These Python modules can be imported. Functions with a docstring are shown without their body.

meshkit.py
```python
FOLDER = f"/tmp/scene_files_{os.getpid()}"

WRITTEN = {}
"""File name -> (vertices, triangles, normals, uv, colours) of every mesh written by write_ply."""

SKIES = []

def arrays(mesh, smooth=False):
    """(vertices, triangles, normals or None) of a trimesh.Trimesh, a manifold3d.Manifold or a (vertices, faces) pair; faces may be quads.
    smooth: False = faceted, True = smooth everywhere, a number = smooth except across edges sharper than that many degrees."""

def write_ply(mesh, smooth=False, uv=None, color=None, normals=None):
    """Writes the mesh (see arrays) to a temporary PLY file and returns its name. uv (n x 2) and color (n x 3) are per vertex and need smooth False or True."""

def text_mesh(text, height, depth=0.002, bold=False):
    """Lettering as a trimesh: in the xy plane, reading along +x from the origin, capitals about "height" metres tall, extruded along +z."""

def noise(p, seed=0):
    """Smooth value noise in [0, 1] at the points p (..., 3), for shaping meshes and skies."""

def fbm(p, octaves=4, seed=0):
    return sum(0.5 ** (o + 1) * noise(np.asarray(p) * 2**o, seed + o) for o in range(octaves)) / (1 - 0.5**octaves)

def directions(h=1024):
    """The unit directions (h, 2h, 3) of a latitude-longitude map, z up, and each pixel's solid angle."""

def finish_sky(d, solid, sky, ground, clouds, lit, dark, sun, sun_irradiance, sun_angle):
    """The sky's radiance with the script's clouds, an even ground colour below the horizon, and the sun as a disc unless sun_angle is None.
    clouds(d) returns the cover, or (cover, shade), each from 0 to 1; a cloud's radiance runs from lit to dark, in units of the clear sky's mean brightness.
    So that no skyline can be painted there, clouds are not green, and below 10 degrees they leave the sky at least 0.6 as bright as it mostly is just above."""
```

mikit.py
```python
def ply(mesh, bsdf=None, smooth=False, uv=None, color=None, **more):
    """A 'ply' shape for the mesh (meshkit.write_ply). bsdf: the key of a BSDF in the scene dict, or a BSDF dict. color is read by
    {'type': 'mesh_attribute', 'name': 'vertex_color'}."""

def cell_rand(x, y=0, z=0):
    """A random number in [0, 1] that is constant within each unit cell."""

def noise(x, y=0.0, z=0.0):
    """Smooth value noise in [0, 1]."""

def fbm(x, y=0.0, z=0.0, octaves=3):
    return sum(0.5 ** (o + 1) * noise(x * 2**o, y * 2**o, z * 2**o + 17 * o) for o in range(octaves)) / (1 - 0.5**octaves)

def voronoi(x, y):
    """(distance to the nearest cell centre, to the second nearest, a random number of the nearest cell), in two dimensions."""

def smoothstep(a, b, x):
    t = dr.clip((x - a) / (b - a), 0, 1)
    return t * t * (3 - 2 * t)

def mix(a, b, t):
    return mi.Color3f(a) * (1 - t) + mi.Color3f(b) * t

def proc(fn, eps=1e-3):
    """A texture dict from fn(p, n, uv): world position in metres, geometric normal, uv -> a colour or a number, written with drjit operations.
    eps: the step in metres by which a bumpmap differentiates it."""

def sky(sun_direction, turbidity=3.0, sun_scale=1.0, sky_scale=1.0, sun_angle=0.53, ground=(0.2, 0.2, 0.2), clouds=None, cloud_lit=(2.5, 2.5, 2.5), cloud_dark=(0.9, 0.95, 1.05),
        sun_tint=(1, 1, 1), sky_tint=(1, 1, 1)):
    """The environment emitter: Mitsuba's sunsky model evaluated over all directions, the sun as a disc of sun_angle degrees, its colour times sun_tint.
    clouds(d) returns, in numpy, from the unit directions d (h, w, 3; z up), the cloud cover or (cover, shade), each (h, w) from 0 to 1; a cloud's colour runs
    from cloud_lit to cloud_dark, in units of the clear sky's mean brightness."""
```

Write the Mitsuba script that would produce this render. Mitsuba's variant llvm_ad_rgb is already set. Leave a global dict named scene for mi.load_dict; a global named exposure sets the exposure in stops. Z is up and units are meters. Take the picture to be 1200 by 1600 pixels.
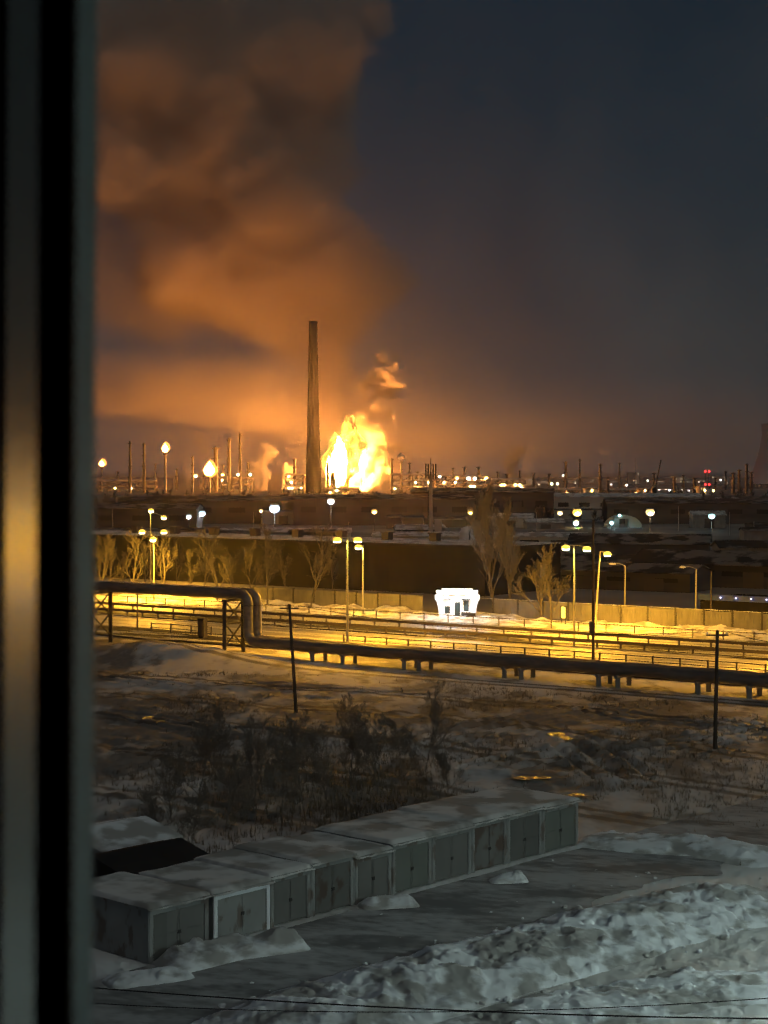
import math, random, shapely
import numpy as np, trimesh, mitsuba as mi, mikit, meshkit
import drjit as dr
from mikit import proc, noise, fbm, smoothstep, mix, cell_rand, voronoi

T = mi.ScalarTransform4f
scene, labels = {}, {}
rng = np.random.default_rng(7)
random.seed(7)

# ------------------------------------------------------------------ camera, sky, exposure
H, F, HZ = 20.0, 2700.0, 740.0            # eye height (m), focal length and horizon row in photo pixels
scene['camera'] = {'type': 'thinlens', 'fov_axis': 'x', 'fov': math.degrees(2 * math.atan(600 / F)),
                   'to_world': T().look_at(origin=[0, 0, H], target=[0, 100, H - 100 * 60 / F], up=[0, 0, 1]),
                   'near_clip': 0.05, 'far_clip': 20000.0,
                   'aperture_radius': 0.0016, 'focus_distance': 160.0}
exposure = 3.0                                # all lights below are given for exposure 0 and divided by DIM
DIM = 2.0 ** exposure


def sky_cover(d):
    """night overcast: thicker and paler towards the horizon, thin and blue overhead"""
    el = np.degrees(np.arcsin(np.clip(d[..., 2], -1, 1)))
    az = np.degrees(np.arctan2(d[..., 0], d[..., 1]))
    q = np.stack([np.cos(np.radians(az)) * 22 + el * 0.10, np.sin(np.radians(az)) * 22, el * 0.22], -1)
    n = meshkit.fbm(q, 4, 3)
    w = meshkit.fbm(q * 0.6 + 5, 3, 11)
    cover = np.clip(np.exp(-el / 7.5) * (0.55 + 0.9 * n) + 0.30 * (n - 0.45) * np.clip(1.4 - el / 22, 0, 1), 0, 1)
    return cover, np.clip(1.6 * w - 0.4, 0, 1)


scene['sky'] = {**mikit.sky((0.45, -0.60, 0.66), turbidity=3, sun_scale=0.165 / DIM, sun_angle=14, sun_tint=(0.80, 1.0, 1.24), sky_scale=0.165 / DIM, clouds=sky_cover,
                            sky_tint=(0.58, 0.88, 0.90), cloud_lit=(4.6, 4.45, 4.4), cloud_dark=(2.4, 2.4, 2.5)),
                'sampling_weight': 5.0}

SODIUM = np.array([1.0, 0.455, 0.03])
FIRE = np.array([1.0, 0.335, 0.05])
COOL = np.array([0.80, 0.97, 1.0])


# ------------------------------------------------------------------ helpers
PC, PS = math.cos(math.atan(60 / F)), math.sin(math.atan(60 / F))


def slope(px, py):
    """(sideways, upwards) per metre of distance, through the camera's slight downward tilt"""
    a, b = (px - 600) / F, (800 - py) / F
    return a / (PC + b * PS), (b * PC - PS) / (PC + b * PS)


def G(px, py, z=0.0):
    """the point at height z that the photograph shows at a pixel"""
    kx, kz = slope(px, py)
    D = (z - H) / kz
    return np.array([kx * D, D, z])


def P(px, py, D):
    kx, kz = slope(px, py)
    return np.array([kx * D, D, H + kz * D])


U, N = np.array([0.804, -0.594]), np.array([0.594, 0.804])   # along and across the boulevard


def R(s, off, z=0.0):
    p = U * s + N * off
    return np.array([p[0], p[1], z])


def S(px, off):
    """how far along the boulevard the line at this offset crosses a photo column"""
    k = (px - 600) / F
    D = off / (N[0] * k + N[1])
    return k * D * U[0] + D * U[1]


def key_for(base):
    k, i = base, 0
    while k in scene or k in labels or any(x.startswith(k + '__') for x in KEYS.get(k, ())):
        i += 1
        k = f'{base}_{i:03d}'
    return k


KEYS = {}


def thing(name, label=None, category=None, group=None, kind=None):
    k = key_for(name)
    labels[k] = {a: b for a, b in (('label', label), ('category', category), ('group', group), ('kind', kind)) if b}
    return k


def obj(name, mesh, mat, parent=None, smooth=False, light=None, weight=1.0, label=None, **more):
    """one entry of the scene; mesh may be a ready ply dict"""
    base = f'{parent}__{name}' if parent else name
    k, i = base, 0
    while k in scene or (not parent and k in labels and k != base):
        i += 1
        k = f'{base}_{i:03d}'
    d = dict(mesh) if isinstance(mesh, dict) else mikit.ply(mesh, mat, smooth)
    if light is not None:
        d['emitter'] = {'type': 'area', 'radiance': {'type': 'rgb', 'value': [float(v) / DIM for v in light]}, 'sampling_weight': float(weight)}
    d.update(more)
    scene[k] = d
    if label:
        labels[k] = {'label': label}
    return k


def single(name, mesh, mat, label, category, group=None, kind=None, smooth=False, **kw):
    k = thing(name, label, category, group, kind)
    d = dict(mesh) if isinstance(mesh, dict) else mikit.ply(mesh, mat, smooth)
    d.update(kw)
    scene[k] = d
    return k


def struct(name, mesh, mat, smooth=False, label=None):
    k = key_for(name)
    labels[k] = {'kind': 'structure'}
    if label:
        labels[k]['label'] = label
    scene[k] = mikit.ply(mesh, mat, smooth)
    return k


def cat(ms):
    return trimesh.util.concatenate([m for m in ms if m is not None])


def bx(x0, x1, y0, y1, z0, z1):
    m = trimesh.creation.box([x1 - x0, y1 - y0, z1 - z0])
    m.apply_translation([(x0 + x1) / 2, (y0 + y1) / 2, (z0 + z1) / 2])
    return m


def obox(c, u, l, w, z0, z1):
    """box centred on c in plan, l long along u (2-d), w across it"""
    m = trimesh.creation.box([l, w, z1 - z0])
    u = np.asarray(u[:2], float) / np.linalg.norm(u[:2])
    M = np.eye(4)
    M[:2, 0], M[:2, 1] = u, [-u[1], u[0]]
    M[:3, 3] = [c[0], c[1], (z0 + z1) / 2]
    return m.apply_transform(M)


def bar(p, q, w, h=None, up=(0, 0, 1)):
    """square bar from p to q"""
    p, q = np.asarray(p, float), np.asarray(q, float)
    d = q - p
    L = np.linalg.norm(d)
    d = d / L
    a = np.cross(up, d)
    if np.linalg.norm(a) < 1e-3:
        a = np.cross([1, 0, 0], d)
    a /= np.linalg.norm(a)
    m = trimesh.creation.box([L, w, h or w])
    M = np.eye(4)
    M[:3, 0], M[:3, 1], M[:3, 2], M[:3, 3] = d, a, np.cross(d, a), (p + q) / 2
    return m.apply_transform(M)


def tube(pts, radii, n=8, cap=True):
    p = np.asarray(pts, float)
    r = np.broadcast_to(np.asarray(radii, float), (len(p),))
    t = np.gradient(p, axis=0)
    t /= np.linalg.norm(t, axis=1, keepdims=True) + 1e-12
    ref = np.array([0, 0, 1.0]) if abs(t[:, 2]).mean() < 0.8 else np.array([1.0, 0, 0])
    a = np.cross(t, ref)
    a /= np.linalg.norm(a, axis=1, keepdims=True) + 1e-12
    b = np.cross(t, a)
    ang = np.arange(n) * 2 * np.pi / n
    v = p[:, None] + r[:, None, None] * (np.cos(ang)[None, :, None] * a[:, None] + np.sin(ang)[None, :, None] * b[:, None])
    i, j = np.meshgrid(np.arange(len(p) - 1), np.arange(n), indexing='ij')
    q = np.stack([i * n + j, i * n + (j + 1) % n, (i + 1) * n + (j + 1) % n, (i + 1) * n + j], -1).reshape(-1, 4)
    f = np.vstack([q[:, [0, 2, 1]], q[:, [0, 3, 2]]])
    v = v.reshape(-1, 3)
    if cap:
        v = np.vstack([v, p[0], p[-1]])
        k = np.arange(n)
        m = len(p) - 1
        f = np.vstack([f, np.stack([k * 0 + len(v) - 2, k, (k + 1) % n], 1), np.stack([k * 0 + len(v) - 1, m * n + (k + 1) % n, m * n + k], 1)])
    return trimesh.Trimesh(v, f, process=False)


def lathe(profile, n=24):
    """profile: (radius, z) from bottom to top"""
    pr = np.asarray(profile, float)
    a = np.arange(n) * 2 * np.pi / n
    v = np.stack([pr[:, None, 0] * np.cos(a), pr[:, None, 0] * np.sin(a), np.repeat(pr[:, 1:], n, 1)], -1).reshape(-1, 3)
    i, j = np.meshgrid(np.arange(len(pr) - 1), np.arange(n), indexing='ij')
    q = np.stack([i * n + j, i * n + (j + 1) % n, (i + 1) * n + (j + 1) % n, (i + 1) * n + j], -1).reshape(-1, 4)
    return trimesh.Trimesh(v, np.vstack([q[:, [0, 1, 2]], q[:, [0, 2, 3]]]), process=False)


def ball(c, rx, ry=None, rz=None, sub=2):
    m = trimesh.creation.icosphere(subdivisions=sub)
    m.apply_scale([rx, ry or rx, rz or rx])
    m.apply_translation(c)
    return m


def shifted(m, v):
    m = m.copy()
    m.apply_translation(v)
    return m


def lumpy(m, amp, freq, seed=0, octaves=4):
    v = np.array(m.vertices)
    nn = np.array(m.vertex_normals)
    d = meshkit.fbm(v * freq + seed * 7.3, octaves, seed) - 0.5
    return trimesh.Trimesh(v + nn * (2 * amp * d)[:, None], m.faces, process=False)


def grid_mesh(X, Y, Z):
    h, w = X.shape
    i, j = np.meshgrid(np.arange(h - 1), np.arange(w - 1), indexing='ij')
    a = i * w + j
    q = np.stack([a, a + 1, a + w + 1, a + w], -1).reshape(-1, 4)
    m = trimesh.Trimesh(np.stack([X, Y, Z], -1).reshape(-1, 3), np.vstack([q[:, [0, 1, 2]], q[:, [0, 2, 3]]]), process=False)
    return m


ORD = ['first', 'second', 'third', 'fourth', 'fifth', 'sixth', 'seventh', 'eighth', 'ninth', 'tenth', 'eleventh', 'twelfth', 'thirteenth', 'fourteenth', 'fifteenth', 'sixteenth', 'seventeenth', 'eighteenth', 'nineteenth']
ORD += ['twentieth'] + ['twenty ' + w for w in ORD[:9]] + ['thirtieth'] + ['thirty ' + w for w in ORD[:9]]

# ------------------------------------------------------------------ materials
def mat(name, color, rough=0.7, metal=0.0, spec=0.4, **kw):
    c = color if isinstance(color, dict) else {'type': 'rgb', 'value': list(color)}
    scene[name] = {'type': 'twosided', 'bsdf': {'type': 'principled', 'base_color': c, 'roughness': rough, 'metallic': metal, 'specular': spec, **kw}}
    return name


def bumped(name, color, rough, bump, scale, eps=0.02, spec=0.4):
    scene[name] = {'type': 'twosided', 'bsdf': {'type': 'bumpmap', 'arbitrary': proc(bump, eps), 'scale': scale,
                   'bsdf': {'type': 'principled', 'base_color': proc(color), 'roughness': rough, 'specular': spec}}}
    return name


def across(p):
    return p.x * 0.594 + p.y * 0.804


def along(p):
    return p.x * 0.804 - p.y * 0.594


def ground_color(p, n, uv):
    """wind-packed snow with bare soil, dry grass and wheel ruts"""
    a = fbm(p.x * 0.10, p.y * 0.055, 1.0, 4)
    b = fbm(p.x * 0.55, p.y * 0.30, 5.0, 4)
    c = fbm(p.x * 2.6, p.y * 1.3, 9.0, 3)
    field = smoothstep(86.0, 104.0, p.y)
    bare = smoothstep(0.42, 0.62, a * 0.45 + b * 0.35 + c * 0.20 + 0.045 * field)
    snow = mix((0.58, 0.56, 0.53), (0.74, 0.75, 0.76), b)
    dirty = mix((0.28, 0.25, 0.21), (0.50, 0.46, 0.40), c)
    soil = mix((0.045, 0.036, 0.026), (0.13, 0.10, 0.07), c)
    near = mix(snow, dirty, 0.45 * smoothstep(0.45, 0.6, a))
    out = mix(near, mix(dirty, soil, bare), field * (0.24 + 0.52 * smoothstep(0.40, 0.58, b * 0.6 + a * 0.4)))
    # wheel ruts curling across the field
    w = p.x * 0.55 + p.y * 0.84 + 9 * noise(p.x * 0.03, p.y * 0.03, 2.0)
    r = w / 13.0 - dr.floor(w / 13.0)
    rut = smoothstep(0.06, 0.02, dr.abs(r - 0.45)) + smoothstep(0.05, 0.015, dr.abs(r - 0.61))
    out = mix(out, soil, field * dr.minimum(rut, 1) * 0.7)
    # industrial land beyond the boulevard: sooty snow and cinders
    far = smoothstep(203.5, 206.0, across(p))
    soot = mix((0.06, 0.055, 0.05), (0.30, 0.285, 0.27), fbm(p.x * 0.03, p.y * 0.03, 3.0, 4))
    return mix(out, soot, far)


def ground_bump(p, n, uv):
    return fbm(p.x * 1.1, p.y * 1.1, 2.0, 4) + 0.4 * fbm(p.x * 4, p.y * 4, 7.0, 2)


bumped('ground_mat', ground_color, 0.62, ground_bump, 0.34, 0.04, 0.3)


def snow_color(p, n, uv):
    b = fbm(p.x * 1.4, p.y * 1.4, p.z * 1.4 + 4, 4)
    dirt = smoothstep(0.44, 0.62, fbm(p.x * 0.7, p.y * 0.7, p.z * 1.5 + 8, 5))
    return mix(mix((0.62, 0.63, 0.63), (0.82, 0.84, 0.86), b), (0.24, 0.22, 0.19), dirt * 0.75)


def snow_bump(p, n, uv):
    return fbm(p.x * 2.6, p.y * 2.6, p.z * 2.6, 5)


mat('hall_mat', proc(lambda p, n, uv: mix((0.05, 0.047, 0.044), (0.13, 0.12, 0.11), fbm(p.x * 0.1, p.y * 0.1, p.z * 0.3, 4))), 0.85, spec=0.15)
bumped('snow_mat', snow_color, 0.8, snow_bump, 0.16, 0.04, 0.15)


def roof_snow_color(p, n, uv):
    b = fbm(p.x * 0.7, p.y * 0.7, 3.0, 4)
    return mix((0.30, 0.285, 0.26), (0.60, 0.59, 0.57), smoothstep(0.32, 0.62, b))


mat('roof_snow_mat', proc(roof_snow_color), 0.75, spec=0.2)


def road_color(p, n, uv):
    o, s = across(p), along(p)
    a = fbm(s * 0.06, o * 0.8, 2.0, 4)
    b = fbm(s * 0.5, o * 1.8, 6.0, 3)
    lane = smoothstep(0.38, 0.62, a)
    return mix((0.17, 0.165, 0.155), (0.46, 0.45, 0.43), lane * 0.6 + 0.4 * b)


mat('road_mat', proc(road_color), 0.55, spec=0.4)


def median_color(p, n, uv):
    b = fbm(along(p) * 0.12, across(p) * 0.9, 3.0, 4)
    return mix((0.035, 0.03, 0.025), (0.30, 0.29, 0.27), smoothstep(0.50, 0.66, b))


mat('median_mat', proc(median_color), 0.8, spec=0.2)


def track_color(p, n, uv):
    q = p.x * 0.9 - p.y * 0.2
    w = p.x * 0.28 + p.y * 0.95
    b = fbm(q * 0.22, w * 0.7, 2.0, 5)
    c = fbm(q * 1.6, w * 2.4, 7.0, 4)
    return mix((0.17, 0.165, 0.16), (0.38, 0.375, 0.37), smoothstep(0.3, 0.7, b * 0.6 + c * 0.4))


bumped('track_mat', track_color, 0.8, lambda p, n, uv: fbm(p.x * 2.0, p.y * 3.0, 1.0, 3), 0.12, 0.03, 0.2)
scene['ice_mat'] = {'type': 'twosided', 'bsdf': {'type': 'bumpmap', 'arbitrary': proc(lambda p, n, uv: fbm(p.x * 1.6, p.y * 0.8, 3.0, 3), 0.03), 'scale': 0.16,
                    'bsdf': {'type': 'principled', 'base_color': {'type': 'rgb', 'value': [0.12, 0.11, 0.10]}, 'roughness': 0.40, 'specular': 0.55}}}


def concrete_color(p, n, uv):
    a = fbm(p.x * 0.8, p.y * 0.8, p.z * 0.5, 4)
    streak = fbm(along(p) * 3.0, 1.0, p.z * 0.25, 3)
    return mix((0.13, 0.125, 0.12), (0.30, 0.29, 0.28), a * 0.6 + streak * 0.4)


mat('concrete_mat', proc(concrete_color), 0.85, spec=0.2)


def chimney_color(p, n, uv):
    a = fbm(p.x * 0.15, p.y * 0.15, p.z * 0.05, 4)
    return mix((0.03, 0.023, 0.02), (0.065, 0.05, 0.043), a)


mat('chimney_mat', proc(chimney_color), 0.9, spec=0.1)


def garage_color(p, n, uv):
    a = fbm(p.x * 0.9, p.y * 0.9, p.z * 0.6, 4)
    rust = smoothstep(0.55, 0.72, fbm(p.x * 2.4 + 7, p.y * 2.4, p.z * 1.0, 4) + 0.05 * (1 - p.z / 2.4))
    return mix(mix((0.20, 0.205, 0.20), (0.33, 0.335, 0.325), a), (0.13, 0.085, 0.06), rust * 0.7)


mat('garage_mat', proc(garage_color), 0.62, spec=0.3)


def door_color(p, n, uv):
    a = fbm(p.x * 1.1 + 3, p.y * 1.1, p.z * 0.4, 4)
    k = cell_rand(dr.floor((p.x * 0.67 + p.y * 0.74) / 2.9), 3, 1)
    return mix((0.105, 0.108, 0.10), (0.20, 0.195, 0.185), a * 0.6 + k * 0.4)


mat('door_mat', proc(door_color), 0.6, spec=0.3)
mat('door_mat_green', proc(lambda p, n, uv: door_color(p, n, uv) * mi.Color3f(0.92, 1.0, 0.95)), 0.6, spec=0.3)
mat('door_mat_rust', proc(lambda p, n, uv: mix(door_color(p, n, uv), (0.10, 0.06, 0.042), 0.75 * smoothstep(0.42, 0.6, fbm(p.x * 1.5, p.y * 1.5, p.z * 0.9, 4)))), 0.7, spec=0.2)


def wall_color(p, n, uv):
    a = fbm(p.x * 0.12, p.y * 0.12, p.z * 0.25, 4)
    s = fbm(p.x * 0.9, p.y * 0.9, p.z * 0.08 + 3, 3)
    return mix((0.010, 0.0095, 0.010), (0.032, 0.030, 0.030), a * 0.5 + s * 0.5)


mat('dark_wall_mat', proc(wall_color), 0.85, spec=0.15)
mat('pale_wall_mat', proc(lambda p, n, uv: mix((0.30, 0.29, 0.26), (0.52, 0.50, 0.45), fbm(p.x * 0.1, p.y * 0.1, p.z * 0.3, 4))), 0.85, spec=0.15)
mat('insulation_mat', proc(lambda p, n, uv: mix((0.10, 0.095, 0.09), (0.26, 0.25, 0.24), fbm(along(p) * 0.8, p.z * 3.0, across(p) * 2.0, 4))), 0.48, metal=0.35, spec=0.5)
mat('steel_mat', (0.10, 0.085, 0.075), 0.55, metal=0.3)
mat('rack_mat', (0.20, 0.17, 0.15), 0.7)
mat('dark_steel_mat', (0.045, 0.04, 0.038), 0.6, metal=0.2)
mat('galvanised_mat', (0.36, 0.36, 0.35), 0.5, metal=0.5)
mat('pole_mat', proc(lambda p, n, uv: mix((0.26, 0.25, 0.23), (0.40, 0.385, 0.36), fbm(p.x * 4, p.y * 4, p.z * 0.6, 3))), 0.8, spec=0.2)
mat('wood_mat', proc(lambda p, n, uv: mix((0.05, 0.04, 0.03), (0.12, 0.095, 0.075), fbm(p.x * 12, p.y * 12, p.z * 0.9, 3))), 0.85, spec=0.15)
mat('bark_mat', proc(lambda p, n, uv: mix((0.10, 0.09, 0.08), (0.20, 0.18, 0.155), fbm(p.x * 3, p.y * 3, p.z * 1.5, 3))), 0.9, spec=0.1)
mat('twig_mat', (0.12, 0.106, 0.092), 0.9, spec=0.1)
mat('dark_twig_mat', (0.11, 0.098, 0.085), 0.9, spec=0.1)
mat('dirty_roof_mat', proc(lambda p, n, uv: mix((0.04, 0.038, 0.036), (0.16, 0.155, 0.15), smoothstep(0.4, 0.65, fbm(p.x * 0.3, p.y * 0.3, 2.0, 4)))), 0.85, spec=0.1)
mat('grass_mat', (0.15, 0.12, 0.08), 0.9, spec=0.1)
mat('scrub_mat', (0.15, 0.132, 0.112), 0.9, spec=0.1)
mat('bulb_mat', (0.6, 0.6, 0.6), 0.4)
mat('flame_mat', (0.02, 0.02, 0.02), 1.0, spec=0.0)
mat('frame_mat', proc(lambda p, n, uv: mix((0.36, 0.50, 0.52), (0.42, 0.58, 0.60), fbm(p.x * 400, p.y * 400, p.z * 60, 3))), 0.7, spec=0.15)
mat('gasket_mat', (0.006, 0.006, 0.006), 0.8, spec=0.05)
mat('gloss_mat', (0.10, 0.11, 0.085), 0.30, metal=0.0, spec=0.12)
mat('white_paint_mat', (0.80, 0.82, 0.84), 0.5)
mat('pane_mat', (0.04, 0.038, 0.036), 0.7, spec=0.1)
mat('dark_glass_mat', (0.03, 0.045, 0.05), 0.15, spec=0.6)
mat('blue_mat', (0.05, 0.09, 0.30), 0.5)
mat('tank_mat', proc(lambda p, n, uv: mix((0.45, 0.42, 0.38), (0.62, 0.60, 0.57), fbm(p.x * 0.2, p.y * 0.2, p.z * 0.2, 3))), 0.6)
mat('cable_mat', (0.02, 0.02, 0.02), 0.6)
mat('city_mat', proc(lambda p, n, uv: mix((0.25, 0.25, 0.25), (0.45, 0.45, 0.44), cell_rand(p.x / 60, 1, p.z / 80))), 0.9)
# flames are glowing gas: thin to the light that passes through them, with a little soot
scene['flame_gas_mat'] = {'type': 'mask', 'opacity': proc(lambda p, n, uv: 0.04 + 0.25 * smoothstep(0.5, 0.7, fbm(p.x * 0.1, p.y * 0.1, p.z * 0.07, 3))), 'bsdf': {'type': 'diffuse', 'reflectance': {'type': 'rgb', 'value': [0.02, 0.02, 0.02]}}}
scene['null_mat'] = {'type': 'null'}

# ------------------------------------------------------------------ the setting: ground, boulevard, yard track
ROW_U = np.array([0.67, 0.742])                     # along the garages, towards the right and away
ROW_F = np.array([0.742, -0.67])                    # what the doors face


RUTS = [[(120, 1112), (210, 1118), (330, 1140), (450, 1150)], [(150, 1190), (300, 1170), (470, 1158), (640, 1160), (780, 1130), (930, 1092)],
        [(660, 1168), (760, 1140), (880, 1120), (1000, 1098)], [(870, 1150), (940, 1190), (1000, 1232), (1060, 1290)], [(1240, 1130), (1120, 1150), (1000, 1170), (860, 1180), (760, 1200)],
        [(1240, 1200), (1120, 1215), (1010, 1240), (940, 1290)], [(150, 1060), (280, 1075), (430, 1070), (600, 1080), (800, 1085), (1000, 1120), (1230, 1140)]]
RUTS = [np.array([G(*p)[:2] for p in r]) for r in RUTS]


def rut_depth(x, y):
    out = np.zeros_like(x)
    wob = 1.3 * (meshkit.fbm(np.stack([x * 0.12, y * 0.12, x * 0], -1), 3, 14) - 0.5)
    for r in RUTS:
        best = np.full(x.shape, 1e9)
        for a, b in zip(r[:-1], r[1:]):
            d = b - a
            t = np.clip(((x - a[0]) * d[0] + (y - a[1]) * d[1]) / (d @ d), 0, 1)
            best = np.minimum(best, np.hypot(x - a[0] - t * d[0], y - a[1] - t * d[1]))
        best = best + wob
        for o in (0.0, 1.7):
            e = np.abs(best - o)
            out = out - 0.20 * np.exp(-(e / 0.28) ** 2) + 0.16 * np.exp(-((e - 0.55) / 0.28) ** 2)
    return out


def terrain(x, y):
    p = np.stack([x * 0.11, y * 0.07, x * 0 + 0.3], -1)
    z = 0.85 * (meshkit.fbm(p, 5, 2) - 0.5) + 0.42 * (meshkit.fbm(np.stack([x * 0.6, y * 0.4, x * 0], -1), 4, 9) - 0.5) + 0.22 * (meshkit.fbm(np.stack([x * 1.7, y * 1.2, x * 0], -1), 3, 19) - 0.5)
    off, s = x * N[0] + y * N[1], x * U[0] + y * U[1]
    if x.size > 8000:
        z = z + rut_depth(x, y)
    z = z * np.clip((136 - off) / 14, 0, 1) * np.clip((y - 40) / 30, 0, 1)
    # earth mound under the raised pipe
    c = R(S(262, 138), 138)
    m = np.exp(-(((s - (c[0] * U[0] + c[1] * U[1])) / 11.0) ** 2) - ((off - 137) / 5.5) ** 2)
    z = z + 1.55 * m * (0.75 + 0.6 * meshkit.fbm(np.stack([x * 0.5, y * 0.5, x * 0], -1), 3, 4))
    # level round the garages and the track in front of them
    q = (x * ROW_F[0] + y * ROW_F[1]) - GAR_OFF
    flat = np.clip((q + 11) / 4, 0, 1) * np.clip((16 - q) / 5, 0, 1) * np.clip((70 - np.abs(x)) / 20, 0, 1)
    return z * (1 - 0.92 * flat) - 0.03


g0 = G(420, 1450)
GAR_OFF = float(g0[0] * ROW_F[0] + g0[1] * ROW_F[1])
ys = np.concatenate([[-5, 10, 20, 30, 40], np.linspace(45, 175, 420), np.geomspace(176, 330, 60), np.geomspace(345, 9000, 40)])
ks = np.concatenate([np.linspace(-1.6, -0.27, 24), np.linspace(-0.26, 0.26, 260), np.linspace(0.27, 1.6, 24)])
YY, KK = np.meshgrid(ys, ks, indexing='ij')
XX = KK * np.maximum(YY, 40)
struct('ground', grid_mesh(XX, YY, terrain(XX, YY)), 'ground_mat', True)


def ribbon(s0, s1, o0, o1, z, ns=120, no=6):
    ss, oo = np.meshgrid(np.linspace(s0, s1, ns), np.linspace(o0, o1, no))
    q = U[:, None, None] * ss + N[:, None, None] * oo
    return grid_mesh(q[0], q[1], np.full_like(ss, z))


SA, SB = -420.0, 140.0
struct('road', ribbon(SA, SB, 160.2, 172.6, 0.05), 'road_mat')
struct('road', ribbon(SA, SB, 181.0, 190.6, 0.05), 'road_mat')
struct('median_strip', cat([bx(SA, SB, 172.6, 181.0, -0.1, 0.17)]).apply_transform(np.array([[U[0], N[0], 0, 0], [U[1], N[1], 0, 0], [0, 0, 1, 0], [0, 0, 0, 1.0]])), 'median_mat')
ss, oo = np.meshgrid(np.linspace(-200, 40, 400), np.linspace(190.6, 202.0, 22))
q = U[:, None, None] * ss + N[:, None, None] * oo
zz = 0.14 + 0.75 * np.clip(meshkit.fbm(np.stack([ss * 0.35, oo * 0.5, ss * 0], -1), 4, 21) - 0.40, 0, 1) * np.clip((oo - 191) / 3, 0, 1) * 2.2
struct('verge', grid_mesh(q[0], q[1], zz), 'snow_mat', True)
ss, oo = np.meshgrid(np.linspace(-200, 40, 300), np.linspace(150.5, 160.2, 14))
q = U[:, None, None] * ss + N[:, None, None] * oo
zz = 0.10 + 0.35 * np.clip(meshkit.fbm(np.stack([ss * 0.3, oo * 0.5, ss * 0], -1), 4, 5) - 0.42, 0, 1)
struct('verge', grid_mesh(q[0], q[1], zz), 'median_mat', True)


def row_pt(t, q, z=0.0):
    """t along the garages, q in front of the doors"""
    o = U * 0
    p = ROW_U * t + ROW_F * (GAR_OFF + q)
    return np.array([p[0], p[1], z])


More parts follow.
